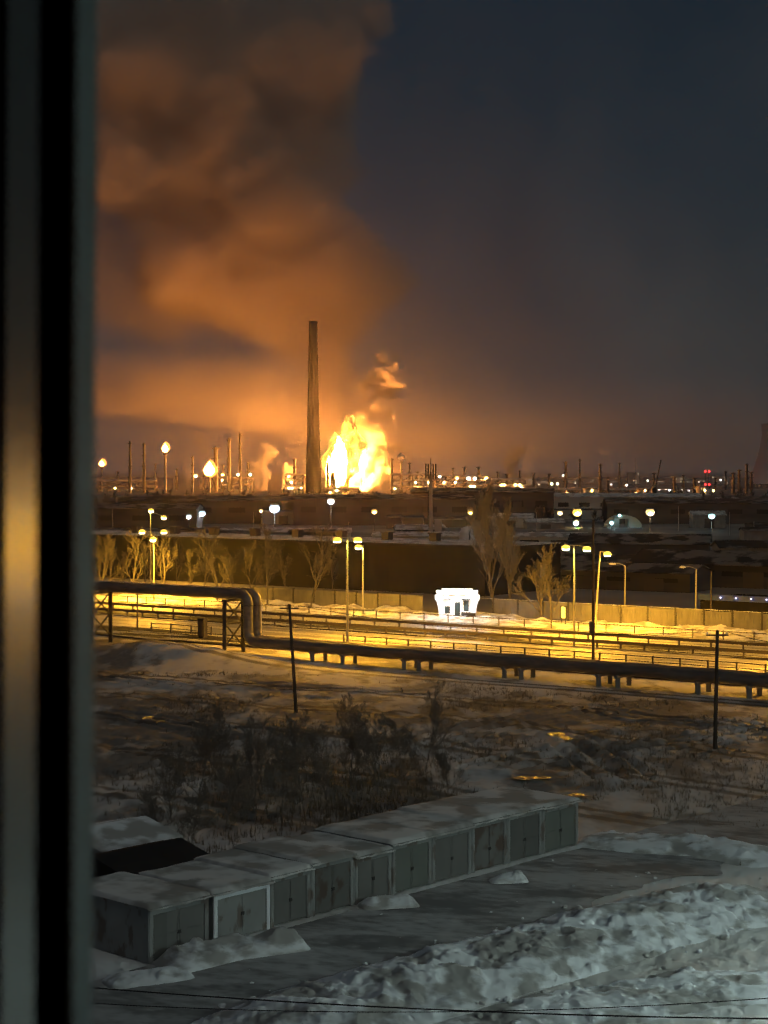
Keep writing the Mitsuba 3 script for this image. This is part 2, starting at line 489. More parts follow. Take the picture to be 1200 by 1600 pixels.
T0 = float(g0[0] * ROW_U[0] + g0[1] * ROW_U[1])      # left end of the row
tt, qq = np.meshgrid(np.linspace(T0 - 22, T0 + 80, 420), np.linspace(0.6, 8.2, 26))
edge = 3.4 * (meshkit.fbm(np.stack([tt * 0.28, qq * 0.15, tt * 0], -1), 5, 2) - 0.5) * np.clip((qq - 0.6) / 2.5, 0.12, 1)
px_, py_ = ROW_U[0] * tt + ROW_F[0] * (GAR_OFF + qq + edge), ROW_U[1] * tt + ROW_F[1] * (GAR_OFF + qq + edge)
struct('yard_track', grid_mesh(px_, py_, terrain(px_, py_) + 0.06), 'track_mat', True)


def patch(name, corners, z, m):
    """a small irregular sheet lying on the ground"""
    c = np.mean(corners, 0)
    a = np.linspace(0, 2 * np.pi, 40, endpoint=False)
    rad = np.array([abs(corners[1][0] - corners[0][0]) / 2, abs(corners[1][1] - corners[0][1]) / 2])
    w = 0.75 + 0.5 * meshkit.fbm(np.stack([np.cos(a) * 1.5, np.sin(a) * 1.5, a * 0 + c[0]], -1), 3, 8)
    v = [[c[0], c[1]]] + [[c[0] + rad[0] * w[i] * np.cos(a[i]), c[1] + rad[1] * w[i] * np.sin(a[i])] for i in range(40)]
    v = np.array(v)
    v3 = np.column_stack([v, terrain(v[:, 0], v[:, 1]).max() * 0 + np.full(len(v), z)])
    f = [[0, i + 1, (i + 1) % 40 + 1] for i in range(40)]
    return struct(name, trimesh.Trimesh(v3, f, process=False), m)


ri = np.random.default_rng(12)
spots = [(ri.uniform(805, 912), ri.uniform(1210, 1248), ri.uniform(10, 24), ri.uniform(2.0, 4.5)) for _ in range(6)] + [(868, 1152, 12, 3), (886, 1158, 9, 2.5), (214, 1030, 5, 3), (232, 1121, 12, 3), (252, 1128, 9, 2.5)]
for (cx_, cy_, wx_, wy_) in spots:
    p0, p1 = G(cx_ - wx_, cy_ + wy_), G(cx_ + wx_, cy_ - wy_)
    cx, cy = (p0[0] + p1[0]) / 2, (p0[1] + p1[1]) / 2
    zz = float(terrain(np.array([[p0[0], cx, p1[0]]]), np.array([[cy, cy, cy]])).max()) + 0.05
    patch('ice', [p0[:2], p1[:2]], zz, 'ice_mat')


def bank(name, pts, width, height, label, seed, mt='snow_mat', group=None):
    """a ploughed ridge of snow along a polyline"""
    p = np.array(pts, float)
    d = np.concatenate([[0], np.cumsum(np.linalg.norm(np.diff(p, axis=0), axis=1))])
    n = max(int(d[-1] / 0.09), 12)
    t = np.linspace(0, d[-1], n)
    c = np.stack([np.interp(t, d, p[:, k]) for k in (0, 1)], 1)
    g = np.gradient(c, axis=0)
    g /= np.linalg.norm(g, axis=1, keepdims=True)
    nn = np.stack([-g[:, 1], g[:, 0]], 1)
    nw = int(np.clip(width / 0.09, 24, 90))
    w = np.linspace(-1, 1, nw)
    X = c[:, None, 0] + nn[:, None, 0] * w * width / 2
    Y = c[:, None, 1] + nn[:, None, 1] * w * width / 2
    ends = np.clip(np.minimum(t, d[-1] - t) / (width * 0.35), 0, 1) ** 0.6
    q = np.stack([X, Y, X * 0 + seed], -1)
    lump = 0.45 + 0.95 * meshkit.fbm(q * np.array([0.45, 0.45, 1]), 4, seed) + 0.6 * (meshkit.fbm(q * np.array([1.1, 1.1, 1]), 3, seed + 5) - 0.5)
    # clods: rounded voronoi-like chunks
    rr = np.random.default_rng(seed)
    Z = height * np.clip(1 - w[None] ** 2, 0, 1) ** 0.8 * ends[:, None] * lump
    Z0 = Z.copy()
    for _ in range(int(d[-1] * width * 0.7)):
        i, j = rr.integers(n), rr.integers(2, nw - 2)
        r = (0.06 + 0.30 * rr.random() ** 2.5) * min(1.0, 0.6 + height * 0.5)
        cap = np.sqrt(np.clip(r * r - (X - X[i, j]) ** 2 - (Y - Y[i, j]) ** 2, 0, None))
        Z = np.maximum(Z, np.where((cap > 0) & (Z0 > 0.03), Z0[i, j] - 0.45 * r + cap * ends[i], 0))
    Z = Z + 0.09 * (meshkit.fbm(q * np.array([3.6, 3.6, 1]), 4, seed + 9) - 0.5) * np.clip(Z / 0.15, 0, 1)
    Z = Z + terrain(X, Y) - 0.06
    m = grid_mesh(X, Y, Z)
    if m.face_normals[:, 2].mean() < 0:
        m.invert()
    return single(name, m, mt, label, 'snow bank', group, smooth=True)


bank('snow_bank', [G(360, 1640)[:2], G(560, 1570)[:2], G(760, 1512)[:2], G(960, 1455)[:2], G(1100, 1420)[:2], G(1240, 1410)[:2]], 7.0, 0.85,
     'long ploughed snow bank sweeping from bottom centre to the right edge', 3)
bank('snow_bank', [G(255, 1515)[:2], G(360, 1490)[:2], G(475, 1475)[:2]], 2.4, 0.95, 'pale heaped snow bank below the light grey garage door at lower left', 4)
bank('snow_bank', [G(560, 1418)[:2], G(655, 1412)[:2]], 1.6, 0.55, 'low snow heap in front of the middle garage doors', 6)
bank('snow_bank', [G(762, 1378)[:2], G(826, 1376)[:2]], 1.3, 0.55, 'small snow heap in front of the right hand garages', 8)
bank('snow_bank', [G(905, 1310)[:2], G(985, 1318)[:2], G(1100, 1325)[:2], G(1230, 1345)[:2]], 5.0, 0.6, 'rough low snow ridge right of the garage row', 9)
bank('snow_bank', [G(160, 1540)[:2], G(300, 1520)[:2]], 2.0, 0.5, 'dirty snow heap at the foot of the leftmost garage', 12)
bank('snow_bank', [G(700, 1640)[:2], G(880, 1580)[:2], G(1080, 1545)[:2], G(1260, 1535)[:2]], 5.0, 0.30, 'low crusted snow ridge at the bottom right corner', 15)

# loose clods that rolled off the banks
rc_ = np.random.default_rng(91)
clods = []
ridge = np.array([G(360, 1640)[:2], G(560, 1570)[:2], G(760, 1512)[:2], G(960, 1455)[:2], G(1100, 1420)[:2], G(1240, 1410)[:2]])
shapes = [lumpy(trimesh.creation.icosphere(subdivisions=1), 0.55, 1.3, sd, 3) for sd in range(8)]
for i in range(620):
    t = rc_.uniform(0, len(ridge) - 1.001)
    j = int(t)
    b = ridge[j] * (1 - t + j) + ridge[j + 1] * (t - j)
    b = b + rc_.normal(0, 1, 2) * [1.6, 2.2] if i % 5 else np.array([*(row_pt(rc_.uniform(T0 - 8, T0 + 34), rc_.uniform(0.3, 9))[:2])])
    r = (0.03 + 0.15 * rc_.random() ** 3) * (0.6 if i % 5 == 0 else 1.0)
    m = shapes[i % 8].copy()
    m.apply_transform(trimesh.transformations.random_rotation_matrix(rc_.random(3)))
    m.apply_scale([r * 1.2, r * 1.2, r * 0.8])
    m.apply_translation([b[0], b[1], float(terrain(b[0:1], b[1:2])[0]) + (0.03 if i % 5 == 0 else 0.10)])
    clods.append(m)
single('snow_clods', cat(clods), 'snow_mat', 'loose snow clods scattered over the yard track and along the banks', 'snow', kind='stuff')

# ------------------------------------------------------------------ garages
GW, GD, GH = 2.86, 5.0, 2.25
MROW = np.eye(4)
MROW[:2, 0], MROW[:2, 1] = ROW_U, -ROW_F             # local x along the row, y away from the doors


def row_place(m, t, q=0.0, z=0.0):
    M = MROW.copy()
    M[:3, 3] = row_pt(t, q, z)
    return m.copy().apply_transform(M)


def snow_slab(w, d, th, seed, sag=0.1):
    n, k = 26, 22
    xs, yy = np.meshgrid(np.linspace(-0.12, w + 0.12, n), np.linspace(-0.28, d + 0.1, k))
    e = np.minimum(np.minimum(xs + 0.12, w + 0.12 - xs), np.minimum(yy + 0.28, d + 0.1 - yy))
    z = th * np.clip(e / 0.18, 0, 1) ** 0.5 * (0.6 + 0.9 * meshkit.fbm(np.stack([xs * 0.9 + seed * 3, yy * 0.6, xs * 0], -1), 4, seed))
    wob = 0.10 * (meshkit.fbm(np.stack([xs * 1.5, yy * 0 + seed, xs * 0], -1), 3, seed + 2) - 0.5)
    top = grid_mesh(xs, yy + np.where(yy < 0, wob, 0), z - 0.5 * np.clip(-0.08 - yy, 0, 1) * (0.4 + meshkit.fbm(np.stack([xs * 2.2, yy * 0 + seed, xs * 0], -1), 3, seed + 5)))
    return top


def garage(t, q, name_label, seed, light=False, w=GW, d=GD, h=GH, tilt=0.25):
    k = thing('garage', name_label, 'garage', 'metal lock up garages in the yard row')
    m = 'garage_mat'
    dm = ('door_mat', 'door_mat_green', 'door_mat', 'door_mat_rust')[seed % 4]
    h = h + 0.10 * math.sin(seed * 2.7)
    obj('wall', cat([row_place(bx(0, 0.06, 0, d, 0, h), t, q), row_place(bx(w - 0.06, w, 0, d, 0, h), t, q),
                     row_place(bx(0.06, w - 0.06, d - 0.06, d, 0, h), t, q)]), m, k)
    obj('door_frame', cat([row_place(bx(0.06, 0.24, -0.03, 0.09, 0, h), t, q), row_place(bx(w - 0.24, w - 0.06, -0.03, 0.09, 0, h), t, q),
                           row_place(bx(0.24, w - 0.24, -0.03, 0.09, h - 0.22, h), t, q)]), 'white_paint_mat' if light else m, k)
    half = (w - 0.48) / 2
    for i in (0, 1):
        x0 = 0.245 + i * (half + 0.004)
        leaf = obj('door', cat([row_place(bx(x0, x0 + half - 0.012, 0.005, 0.05, 0.06, h - 0.225), t, q)]), m if light else dm, k)
        rib = [row_place(bx(x0 + 0.03, x0 + half - 0.04, -0.012, 0.005, zz, zz + 0.05), t, q) for zz in (0.1, 1.0, h - 0.32)]
        rib += [row_place(bx(x0 + 0.03 + c * (half - 0.11), x0 + 0.07 + c * (half - 0.11), -0.010, 0.005, 0.15, h - 0.32), t, q) for c in (0, 1)]
        obj('rib', cat(rib), m if light else dm, leaf)
    obj('lock', row_place(bx(w / 2 - 0.09, w / 2 + 0.09, -0.05, -0.013, 0.95, 1.09), t, q), 'dark_steel_mat', k)
    r = row_place(bx(-0.08, w + 0.0, -0.22, d + 0.08, h + 0.002, h + 0.10), t, q)
    rk = obj('roof', r, 'garage_mat', k)
    obj('snow_cover', row_place(snow_slab(w - 0.06, d, 0.13, seed), t, q, h + 0.103), 'roof_snow_mat', rk, True)
    return k


NAMES = ['first', 'second', 'third', 'fourth', 'fifth', 'sixth', 'seventh', 'eighth']
t_ends = []
for px in (420, 485, 553, 612, 675, 737, 793, 848, 905):
    kx = (px - 600) / F                       # where the door line crosses this photo column
    D = GAR_OFF / (ROW_F[0] * kx + ROW_F[1]) if False else None
    # the door line: ROW_F . (kx D, D) = GAR_OFF
    D = GAR_OFF / (ROW_F[0] * kx + ROW_F[1])
    t_ends.append(kx * D * ROW_U[0] + D * ROW_U[1])
for i in range(8):
    w = t_ends[i + 1] - t_ends[i]
    garage(t_ends[i], 0.0, f'{NAMES[i]} dark door garage from the left in the long snow roofed row', 30 + i, w=w - 0.02, h=GH + (0.0 if i < 4 else 0.16))
wl = t_ends[0] - 3.45
garage(wl, 0.12, 'light grey garage with pale doors at the left end of the long row', 51, light=True, w=3.4, h=GH - 0.12)
garage(wl - 3.75, 0.35, 'detached leftmost garage with curled snow on its roof beside a snow heap', 52, w=3.3, h=GH - 0.15, d=5.6)


def shed(c, u, l, w, h, rise, label, wallm='dark_wall_mat', roofm='roof_snow_mat', doors=0, name='shed', category='shed', group=None, windows=0):
    """gabled building: length l along u"""
    k = thing(name, label, category, group)
    u = np.asarray(u, float) / np.linalg.norm(u)
    v = np.array([-u[1], u[0]])
    M = np.eye(4)
    M[:2, 0], M[:2, 1], M[:2, 3] = u, v, c[:2]
    body = trimesh.creation.extrude_polygon(shapely.Polygon([(-w / 2, 0), (w / 2, 0), (w / 2, h), (0, h + rise), (-w / 2, h)]), l, engine='earcut')
    body.apply_transform(np.array([[0, 0, 1, -l / 2], [1, 0, 0, 0], [0, 1, 0, 0], [0, 0, 0, 1.0]]))
    obj('wall', body.apply_transform(M), wallm, k)
    sl = math.hypot(w / 2, rise)
    th = max(0.12, w * 0.012)
    for sg in (-1, 1):
        a = np.array([[-l / 2 - 0.4, 0, h + rise + 0.03], [l / 2 + 0.4, 0, h + rise + 0.03], [l / 2 + 0.4, sg * (w / 2 + 0.5), h - 0.5 * rise / (w / 2) + 0.03], [-l / 2 - 0.4, sg * (w / 2 + 0.5), h - 0.5 * rise / (w / 2) + 0.03]])
        vv = np.vstack([a, a + [0, 0, th]])
        slab = trimesh.convex.convex_hull(vv)
        obj('roof', slab.apply_transform(M), roofm, k)
    for i in range(windows):
        x = -l / 2 + (i + 0.5) * l / windows
        obj('window', obox(c + np.array([*(u * x + v * (-w / 2 - 0.02)), 0]), u, l / windows * 0.5, 0.08, h * 0.5, h * 0.72), 'pane_mat', k)
    for i in range(doors):
        x = -l / 2 + (i + 0.5) * l / doors
        obj('door', obox(c + np.array([*(u * x + v * (-w / 2 - 0.03)), 0]), u, min(3.6, l / doors * 0.5), 0.1, 0.02, h * 0.7), 'steel_mat', k)
    return k


shed(G(150, 1452) + [-0.9, 8.5, 0], ROW_U, 4.2, 4.6, 2.3, 0.5, 'low shed with clean snow roof at the left frame edge behind the garages', 'garage_mat', 'snow_mat')
shed(G(215, 1450) + [-0.5, 3.5, 0], ROW_U, 4.5, 4.0, 2.2, 0.5, 'dark roofed shed just behind the leftmost garage', 'dark_wall_mat', 'dark_wall_mat')

# ------------------------------------------------------------------ heating pipeline
PO = 144.0
sL, sT, sR = S(60, PO), S(394, PO), S(1290, PO)
k = thing('heating_pipeline', 'pair of insulated pipes raised over the lane at left then running low', 'pipeline')
for j, do in enumerate((-0.75, 0.75)):
    zt, zl, rb = 6.75, 1.62, 1.0
    pts = [R(x, PO + do, zt) for x in np.linspace(sL - 30, sT - rb, 30)]
    pts += [R(sT - rb + rb * math.sin(a), PO + do, zt - rb + rb * math.cos(a)) for a in np.linspace(0.15, math.pi / 2, 7)]
    pts += [R(sT, PO + do, z) for z in np.linspace(zt - rb - 0.5, zl + rb + 0.3, 6)]
    pts += [R(sT + rb - rb * math.cos(a), PO + do, zl + rb - rb * math.sin(a)) for a in np.linspace(0.1, math.pi / 2, 7)]
    low = [R(x, PO + do, zl + 0.03 * math.sin(x * 0.9 + j)) for x in np.linspace(sT + rb + 0.5, sR, 60)]
    pts = np.array(pts + low)
    # tube() frames on one reference: keep it in the plane of the bend
    t = np.gradient(pts, axis=0)
    t /= np.linalg.norm(t, axis=1, keepdims=True)
    a = np.broadcast_to(np.array([N[0], N[1], 0]), t.shape)
    b = np.cross(t, a)
    ang = np.arange(14) * 2 * np.pi / 14
    rr = 0.56 + 0.03 * np.sin(np.arange(len(pts)) * 2.3)
    v = pts[:, None] + rr[:, None, None] * (np.cos(ang)[None, :, None] * a[:, None] + np.sin(ang)[None, :, None] * b[:, None])
    i_, j_ = np.meshgrid(np.arange(len(pts) - 1), np.arange(14), indexing='ij')
    qd = np.stack([i_ * 14 + j_, i_ * 14 + (j_ + 1) % 14, (i_ + 1) * 14 + (j_ + 1) % 14, (i_ + 1) * 14 + j_], -1).reshape(-1, 4)
    obj('pipe', trimesh.Trimesh(v.reshape(-1, 3), np.vstack([qd[:, [0, 1, 2]], qd[:, [0, 2, 3]]]), process=False), 'insulation_mat', k, True)
    sn = ribbon(sL - 30, sT - rb, PO + do - 0.22, PO + do + 0.22, zt + 0.60, 60, 4)
    obj('snow_cover', sn, 'roof_snow_mat', k)
for px in (157, 365, 60):
    s = S(px, PO)
    legs = [bar(R(s, PO + o, -0.3), R(s, PO + o, 6.12), 0.42) for o in (-1.55, 1.55)]
    for l in legs:
        obj('trestle_leg', l, 'dark_steel_mat', k)
    br = [bar(R(s, PO + o, 6.0), R(s, PO - o, 6.0), 0.25) for o in (1.9,)]
    for z0, z1 in ((0.9, 3.4), (3.4, 5.9)):
        br += [bar(R(s, PO - 1.45, z0), R(s, PO + 1.45, z1), 0.13), bar(R(s + 0.02, PO + 1.45, z0), R(s + 0.02, PO - 1.45, z1), 0.13), bar(R(s, PO - 1.4, z1), R(s, PO + 1.4, z1), 0.12)]
    obj('brace', cat(br), 'dark_steel_mat', k)
for px in (498, 545, 641, 664, 798, 824, 945, 975, 1100, 1180, 1250):
    s = S(px, PO)
    obj('support', cat([bar(R(s, PO - 1.1, -0.3), R(s, PO - 1.1, 0.92), 0.42), bar(R(s, PO + 1.1, -0.3), R(s, PO + 1.1, 0.92), 0.42), bar(R(s, PO - 1.5, 0.98), R(s, PO + 1.5, 0.98), 0.28)]), 'concrete_mat', k)


# ------------------------------------------------------------------ rails along the boulevard
def railing(name, label, s0, s1, off, step, h, rails, post, w=0.09, m='steel_mat', group='rails along the boulevard', cat_='railing'):
    k = thing(name, label, cat_, group)
    n = int(round((s1 - s0) / step))
    base = mikit.ply(trimesh.creation.box([post, post, h]).apply_transform(np.array([[U[0], N[0], 0, 0], [U[1], N[1], 0, 0], [0, 0, 1, h / 2], [0, 0, 0, 1.0]])), m)
    for i in range(n + 1):
        obj('post', base, None, k, to_world=T().translate([float(v) for v in R(s0 + i * step + rng.uniform(-.04, .04), off, 0.05)]))
    for z, hh in rails:
        pts = [R(s, off - 0.06, z + 0.02 * math.sin(s)) for s in np.linspace(s0, s1, 40)]
        obj('rail', cat([bar(pts[i], pts[i + 1], w, hh) for i in range(39)]), m, k)
    return k


railing('pedestrian_railing', 'thin two bar railing on the near kerb between lane and pipeline', S(537, 159.4), S(1290, 159.4), 159.4, 3.1, 1.15, ((1.12, 0.09), (0.6, 0.07)), 0.13)
railing('pedestrian_railing', 'short two bar railing under the raised pipe at left', S(236, 158), S(328, 158), 158.0, 3.4, 1.15, ((1.12, 0.09), (0.6, 0.07)), 0.13)
railing('crash_barrier', 'steel crash barrier on the near side of the dark median', S(60, 172.9), S(1290, 172.9), 172.9, 3.0, 0.95, ((0.85, 0.34),), 0.16, 0.12)
railing('crash_barrier', 'steel crash barrier on the far side of the dark median', S(60, 180.7), S(1290, 180.7), 180.7, 4.0, 0.95, ((0.85, 0.34),), 0.16, 0.12)
railing('pedestrian_railing', 'thin railing along the far kerb in front of the concrete fence', S(60, 191.0), S(1290, 191.0), 191.0, 4.0, 1.1, ((1.05, 0.08),), 0.11)

# concrete panel fence
k = thing('concrete_fence', 'long precast concrete panel fence behind the boulevard', 'fence')
FS0, FS1, FO = S(396, 202.2), S(1300, 202.2), 202.2
nP = int(round((FS1 - FS0) / 4.0))
pl = trimesh.creation.box([3.78, 0.12, 2.3])
ribs = [trimesh.creation.box([0.10, 0.05, 2.1]).apply_translation([x, -0.085, 0]) for x in np.linspace(-1.6, 1.6, 9)]
ribs += [trimesh.creation.box([3.6, 0.05, 0.12]).apply_translation([0, -0.087, z]) for z in (-1.05, 1.05)]
MU = np.array([[U[0], N[0], 0, 0], [U[1], N[1], 0, 0], [0, 0, 1, 0], [0, 0, 0, 1.0]])
panel_d = mikit.ply(cat([pl] + ribs).apply_transform(MU), 'concrete_mat')
post_d = mikit.ply(trimesh.creation.box([0.26, 0.30, 2.7]).apply_transform(MU), 'hall_mat')
for i in range(nP):
    s = FS0 + (i + 0.5) * 4.0
    if abs(s - S(716, 202.2)) < 4.2:
        continue
    dz = rng.uniform(-0.06, 0.08)
    c = R(s, FO + rng.uniform(-.03, .03), 1.32 + dz)
    obj('panel', panel_d, None, k, to_world=T().translate([float(v) for v in c]).rotate([0, 0, 1], float(rng.uniform(-.6, .6))))
    obj('post', post_d, None, k, to_world=T().translate([float(v) for v in R(s - 2.0, FO, 1.32)]))
obj('snow_cap', cat([obox(R(FS0 + (i + 0.5) * 4.0, FO), U, 3.8, 0.2, 2.56, 2.63) for i in range(nP - 14, nP)]), 'snow_mat', k)


# ------------------------------------------------------------------ lamps
def luminaire(parent, p, d, r=0.42, I=900.0, color=SODIUM, weight=1.0, name='lamp_head'):
    """cobra head at p, pointing along d (2-d): housing and glowing bowl"""
    p = np.asarray(p, float)
    u = np.array([d[0], d[1], 0.0])
    u /= np.linalg.norm(u)
    hd = obj(name, ball(p + [0, 0, 0.07], 1.15 * r, 1.0 * r, 0.16, 2), 'galvanised_mat', parent, True)
    area = math.pi * r * r
    rad = np.asarray(color) * I / area
    obj('refractor', ball(p - [0, 0, 0.12 * r], 1.25 * r, 1.25 * r, 0.85 * r, 2), 'bulb_mat', hd, True, light=np.asarray(color) * np.array([1.7, 2.1, 2.5]), weight=0.02)
    obj('bulb', ball(p - [0, 0, 0.66 * r], r, r, 0.27 * r, 2), 'bulb_mat', hd, True, light=rad, weight=weight)


def street_lamp(label, base, top_z, heads, lean=(0, 0), group='yellow street lamps on the boulevard', I=900.0, r=0.42, color=SODIUM, weight=3.0, m='pole_mat', category='street lamp'):
    k = thing('street_lamp', label, category, group)
    b = np.asarray(base, float)
    top = b + [lean[0], lean[1], top_z - b[2]]
    obj('pole', tube([b - [0, 0, 0.2], b + (top - b) * 0.5, top], [0.16, 0.13, 0.09], 10), m, k, True)
    for hp in heads:
        hp = np.asarray(hp, float)
        d = hp[:2] - top[:2]
        if np.linalg.norm(d) < 0.05:
            d = np.array([0.3, 0.1])
        mid = (top + hp) / 2 + [0, 0, 0.12]
        obj('arm', tube([top, mid, hp + [0, 0, 0.1]], [0.06, 0.05, 0.045], 6), 'galvanised_mat', k, True)
        luminaire(k, hp, d, r, I, color, weight)
    return k


def at_off(px, off):
    s = S(px, off)
    return R(s, off)


def head_at(px, py, D):
    return P(px, py, D)


LI = 2250.0
b = at_off(240, 194.0); D = b[1]
street_lamp('tall yellow lamp post with twin heads standing left behind the raised pipe', b, P(240, 838, D)[2], [P(222, 830, D), P(256, 830, D), P(239, 842, D - 2)], I=LI)
b = at_off(235, 222.0); D = b[1]
street_lamp('yellow lamp post with two heads further back above the leftmost twin lamp', b, P(235, 800, D)[2], [P(236, 797, D), P(256, 808, D + 1)], I=LI * 0.7)
b = G(543, 1010); D = b[1]
street_lamp('lamp post with one wide pair of heads on the near kerb at centre', b, P(543, 840, D)[2], [P(527, 843, D), P(559, 843, D)], I=LI)
b = at_off(567, 193.0); D = b[1]
street_lamp('shorter looking lamp post right behind the centre lamp post', b, P(567, 852, D)[2], [P(560, 854, D - 1)], I=LI * 0.8)
b = G(897, 997); D = b[1]
street_lamp('lamp post with twin heads on the median right of the kiosk', b, P(897, 852, D)[2], [P(884, 855, D), P(917, 857, D)], I=LI * 1.1)
b = G(930, 984); D = b[1]
street_lamp('leaning lamp post with single yellow head beside the utility pole', b, P(936, 862, D)[2], [P(949, 865, D)], lean=(0.6, 0), I=LI * 0.6)
# the same rows going on beyond the frame
for px, of in ((-70, 176.5), (-330, 176.5), (1330, 165.0)):
    b = at_off(px, of)
    street_lamp(f'street lamp of the boulevard row outside the picture, {"near left" if px == -70 else "far left" if px == -330 else "right"}', b, 12.0, [b + [-1.4, 0, 12.0], b + [1.4, 0, 12.0]], I=LI)

for lx, ly, hx, hy, bx_, by_, txt in ((977, 884, 957, 881, 977, 950, 'unlit lamp post behind the fence right of the leaning lamp'), (1088, 889, 1067, 886, 1088, 956, 'unlit lamp post with bent arm behind the fence near the right edge')):
    b = at_off(bx_, 206.0)
    D = b[1]
    k = thing('street_lamp', txt, 'street lamp', 'unlit street lamps behind the fence')
    top = P(lx, ly, D)
    obj('pole', tube([b - [0, 0, 0.2], top], [0.15, 0.10], 10), 'pole_mat', k, True)
    hp = P(hx, hy, D)
    obj('arm', tube([top, (top + hp) / 2 + [0, 0, 0.2], hp], [0.06, 0.05, 0.05], 6), 'galvanised_mat', k, True)
    obj('lamp_head', ball(hp, 0.5, 0.28, 0.16), 'white_paint_mat', k, True)
for px, top in ((1112, 893), (214, 926)):
    off = 204.5 if px > 600 else 157.0
    b = at_off(px, off)
    z = P(px, top, b[1])[2]
    single('post', tube([b - [0, 0, 0.2], b + [0, 0, z]], [0.11, 0.08], 8), 'steel_mat', 'bare thin post behind the fence at right' if px > 600 else 'bare rusty post under the raised pipe at left', 'post', smooth=True)


def utility_pole(label, base, top, cross=True, r=0.16, extra=None):
    k = thing('utility_pole', label, 'utility pole', 'dark wooden utility poles on the waste ground')
    obj('pole', tube([base - [0, 0, 0.3], (base + top) / 2, top], [r, r * 0.85, r * 0.7], 10), 'wood_mat', k, True)
    if cross:
        obj('crossarm', bar(top + [-0.8, 0.05, -0.35], top + [0.8, 0.05, -0.35], 0.11), 'wood_mat', k)
        for x in (-0.7, 0, 0.7):
            obj('insulator', tube([top + [x, 0.05, -0.29], top + [x, 0.05, -0.08]], [0.06, 0.035], 8), 'white_paint_mat', k, True)
    return k


bp1 = G(463, 1113); tp1 = P(452, 944, bp1[1])
utility_pole('leaning dark utility pole left of centre in the snowy field', bp1, tp1)
bp2 = G(1117, 1170); tp2 = P(1121, 985, bp2[1])
k = utility_pole('dark utility pole at far right in the snowy field', bp2, tp2)
bp3 = G(927, 1037); tp3 = P(927, 812, bp3[1])
k = utility_pole('tallest slim utility pole with switch box beside the leaning lamp post', bp3, tp3, False, 0.15)
obj('switch_box', shifted(trimesh.creation.box([0.55, 0.45, 1.2]), P(925, 980, bp3[1])), 'dark_steel_mat', k)


def cable(label, p, q, sag, r=0.012, group=None):
    t = np.linspace(0, 1, 40)
    pts = p[None] * (1 - t[:, None]) + q[None] * t[:, None]
    pts[:, 2] -= sag * 4 * t * (1 - t)
    return single('overhead_cable', tube(pts, r, 5), 'cable_mat', label, 'cable', group)


cable('sagging wire from the left pole top towards the right pole', tp1 + [0.7, 0, -0.1], tp2 + [-0.7, 0, -0.1], 1.0, 0.022)
cable('wire running left from the left field pole', tp1 + [-0.7, 0, -0.1], P(60, 925, 175), 0.5, 0.022)
cable('wire running right from the right field pole', tp2 + [0.7, 0, -0.1], P(1330, 1010, 112), 0.4, 0.022)
cable('upper black cable crossing the bottom edge of the picture', P(60, 1536, 30), P(1340, 1592, 30), 0.16, 0.013)
cable('lower thin cable rising to the right along the bottom edge', P(60, 1562, 34), P(1340, 1548, 34), 0.33, 0.009)

# small street objects
b = at_off(316, 155.0)
k = thing('switch_cabinet', 'dark narrow switch cabinet standing on the earth mound at left', 'cabinet')
obj('body', obox(b, U, 0.95, 0.7, 0, 2.35), 'dark_steel_mat', k)
obj('cap', obox(b, U, 1.1, 0.85, 2.352, 2.5), 'dark_steel_mat', k)
obj('door', obox(b - np.array([*N, 0]) * 0.37, U, 0.75, 0.04, 0.3, 2.2), 'steel_mat', k)

b = at_off(881, 196.5)
k = thing('light_box', 'glowing yellow timetable box on legs left of the twin lamp', 'sign')
obj('frame', cat([obox(b, U, 0.85, 0.22, 0.9, 1.0), obox(b, U, 0.85, 0.22, 2.5, 2.6), obox(b + np.array([*U, 0]) * 0.38, U, 0.08, 0.22, 1.0, 2.5), obox(b - np.array([*U, 0]) * 0.38, U, 0.08, 0.22, 1.0, 2.5)]), 'dark_steel_mat', k)
obj('panel', obox(b, U, 0.66, 0.1, 1.0, 2.5), 'bulb_mat', k, light=(1.5, 1.15, 0.12), weight=0.1)
for sg in (-0.3, 0.3):
    obj('leg', obox(b + np.array([*U, 0]) * sg, U, 0.08, 0.08, 0, 0.9), 'dark_steel_mat', k)

# kiosk
kb = at_off(716, 198.0)
k = thing('kiosk', 'dazzling white floodlit kiosk with flared shoulders beside the boulevard', 'kiosk')
KU, KN = np.array([1.0, -0.12]) / np.hypot(1, 0.12), np.array([0.12, 1.0]) / np.hypot(1, 0.12)


def kp(x, y, z=0.0):
    c = kb[:2] + KU * x + KN * y
    return np.array([c[0], c[1], z])


def kbox(x0, x1, y0, y1, z0, z1):
    return obox(kp((x0 + x1) / 2, (y0 + y1) / 2), KU, x1 - x0, y1 - y0, z0, z1)


W2 = 2.45
obj('base', kbox(-W2 - 0.2, W2 + 0.2, -1.5, 1.7, 0, 0.2), 'concrete_mat', k)
obj('wall', cat([kbox(-W2, -1.75, -1.3, -1.2, 0.2, 3.1), kbox(-1.05, -0.35, -1.3, -1.2, 0.2, 3.1), kbox(0.35, 0.85, -1.3, -1.2, 0.2, 3.1), kbox(1.55, W2, -1.3, -1.2, 0.2, 3.1),
                 kbox(-1.75, -1.05, -1.3, -1.2, 0.2, 0.75), kbox(-1.75, -1.05, -1.3, -1.2, 1.75, 3.1), kbox(-0.35, 0.35, -1.3, -1.2, 2.3, 3.1), kbox(0.85, 1.55, -1.3, -1.2, 0.2, 1.1), kbox(0.85, 1.55, -1.3, -1.2, 2.6, 3.1),
                 kbox(-W2, -W2 + 0.1, -1.2, 1.5, 0.2, 3.1), kbox(W2 - 0.1, W2, -1.2, 1.5, 0.2, 3.1), kbox(-W2, W2, 1.5, 1.6, 0.2, 3.1)]), 'white_paint_mat', k)
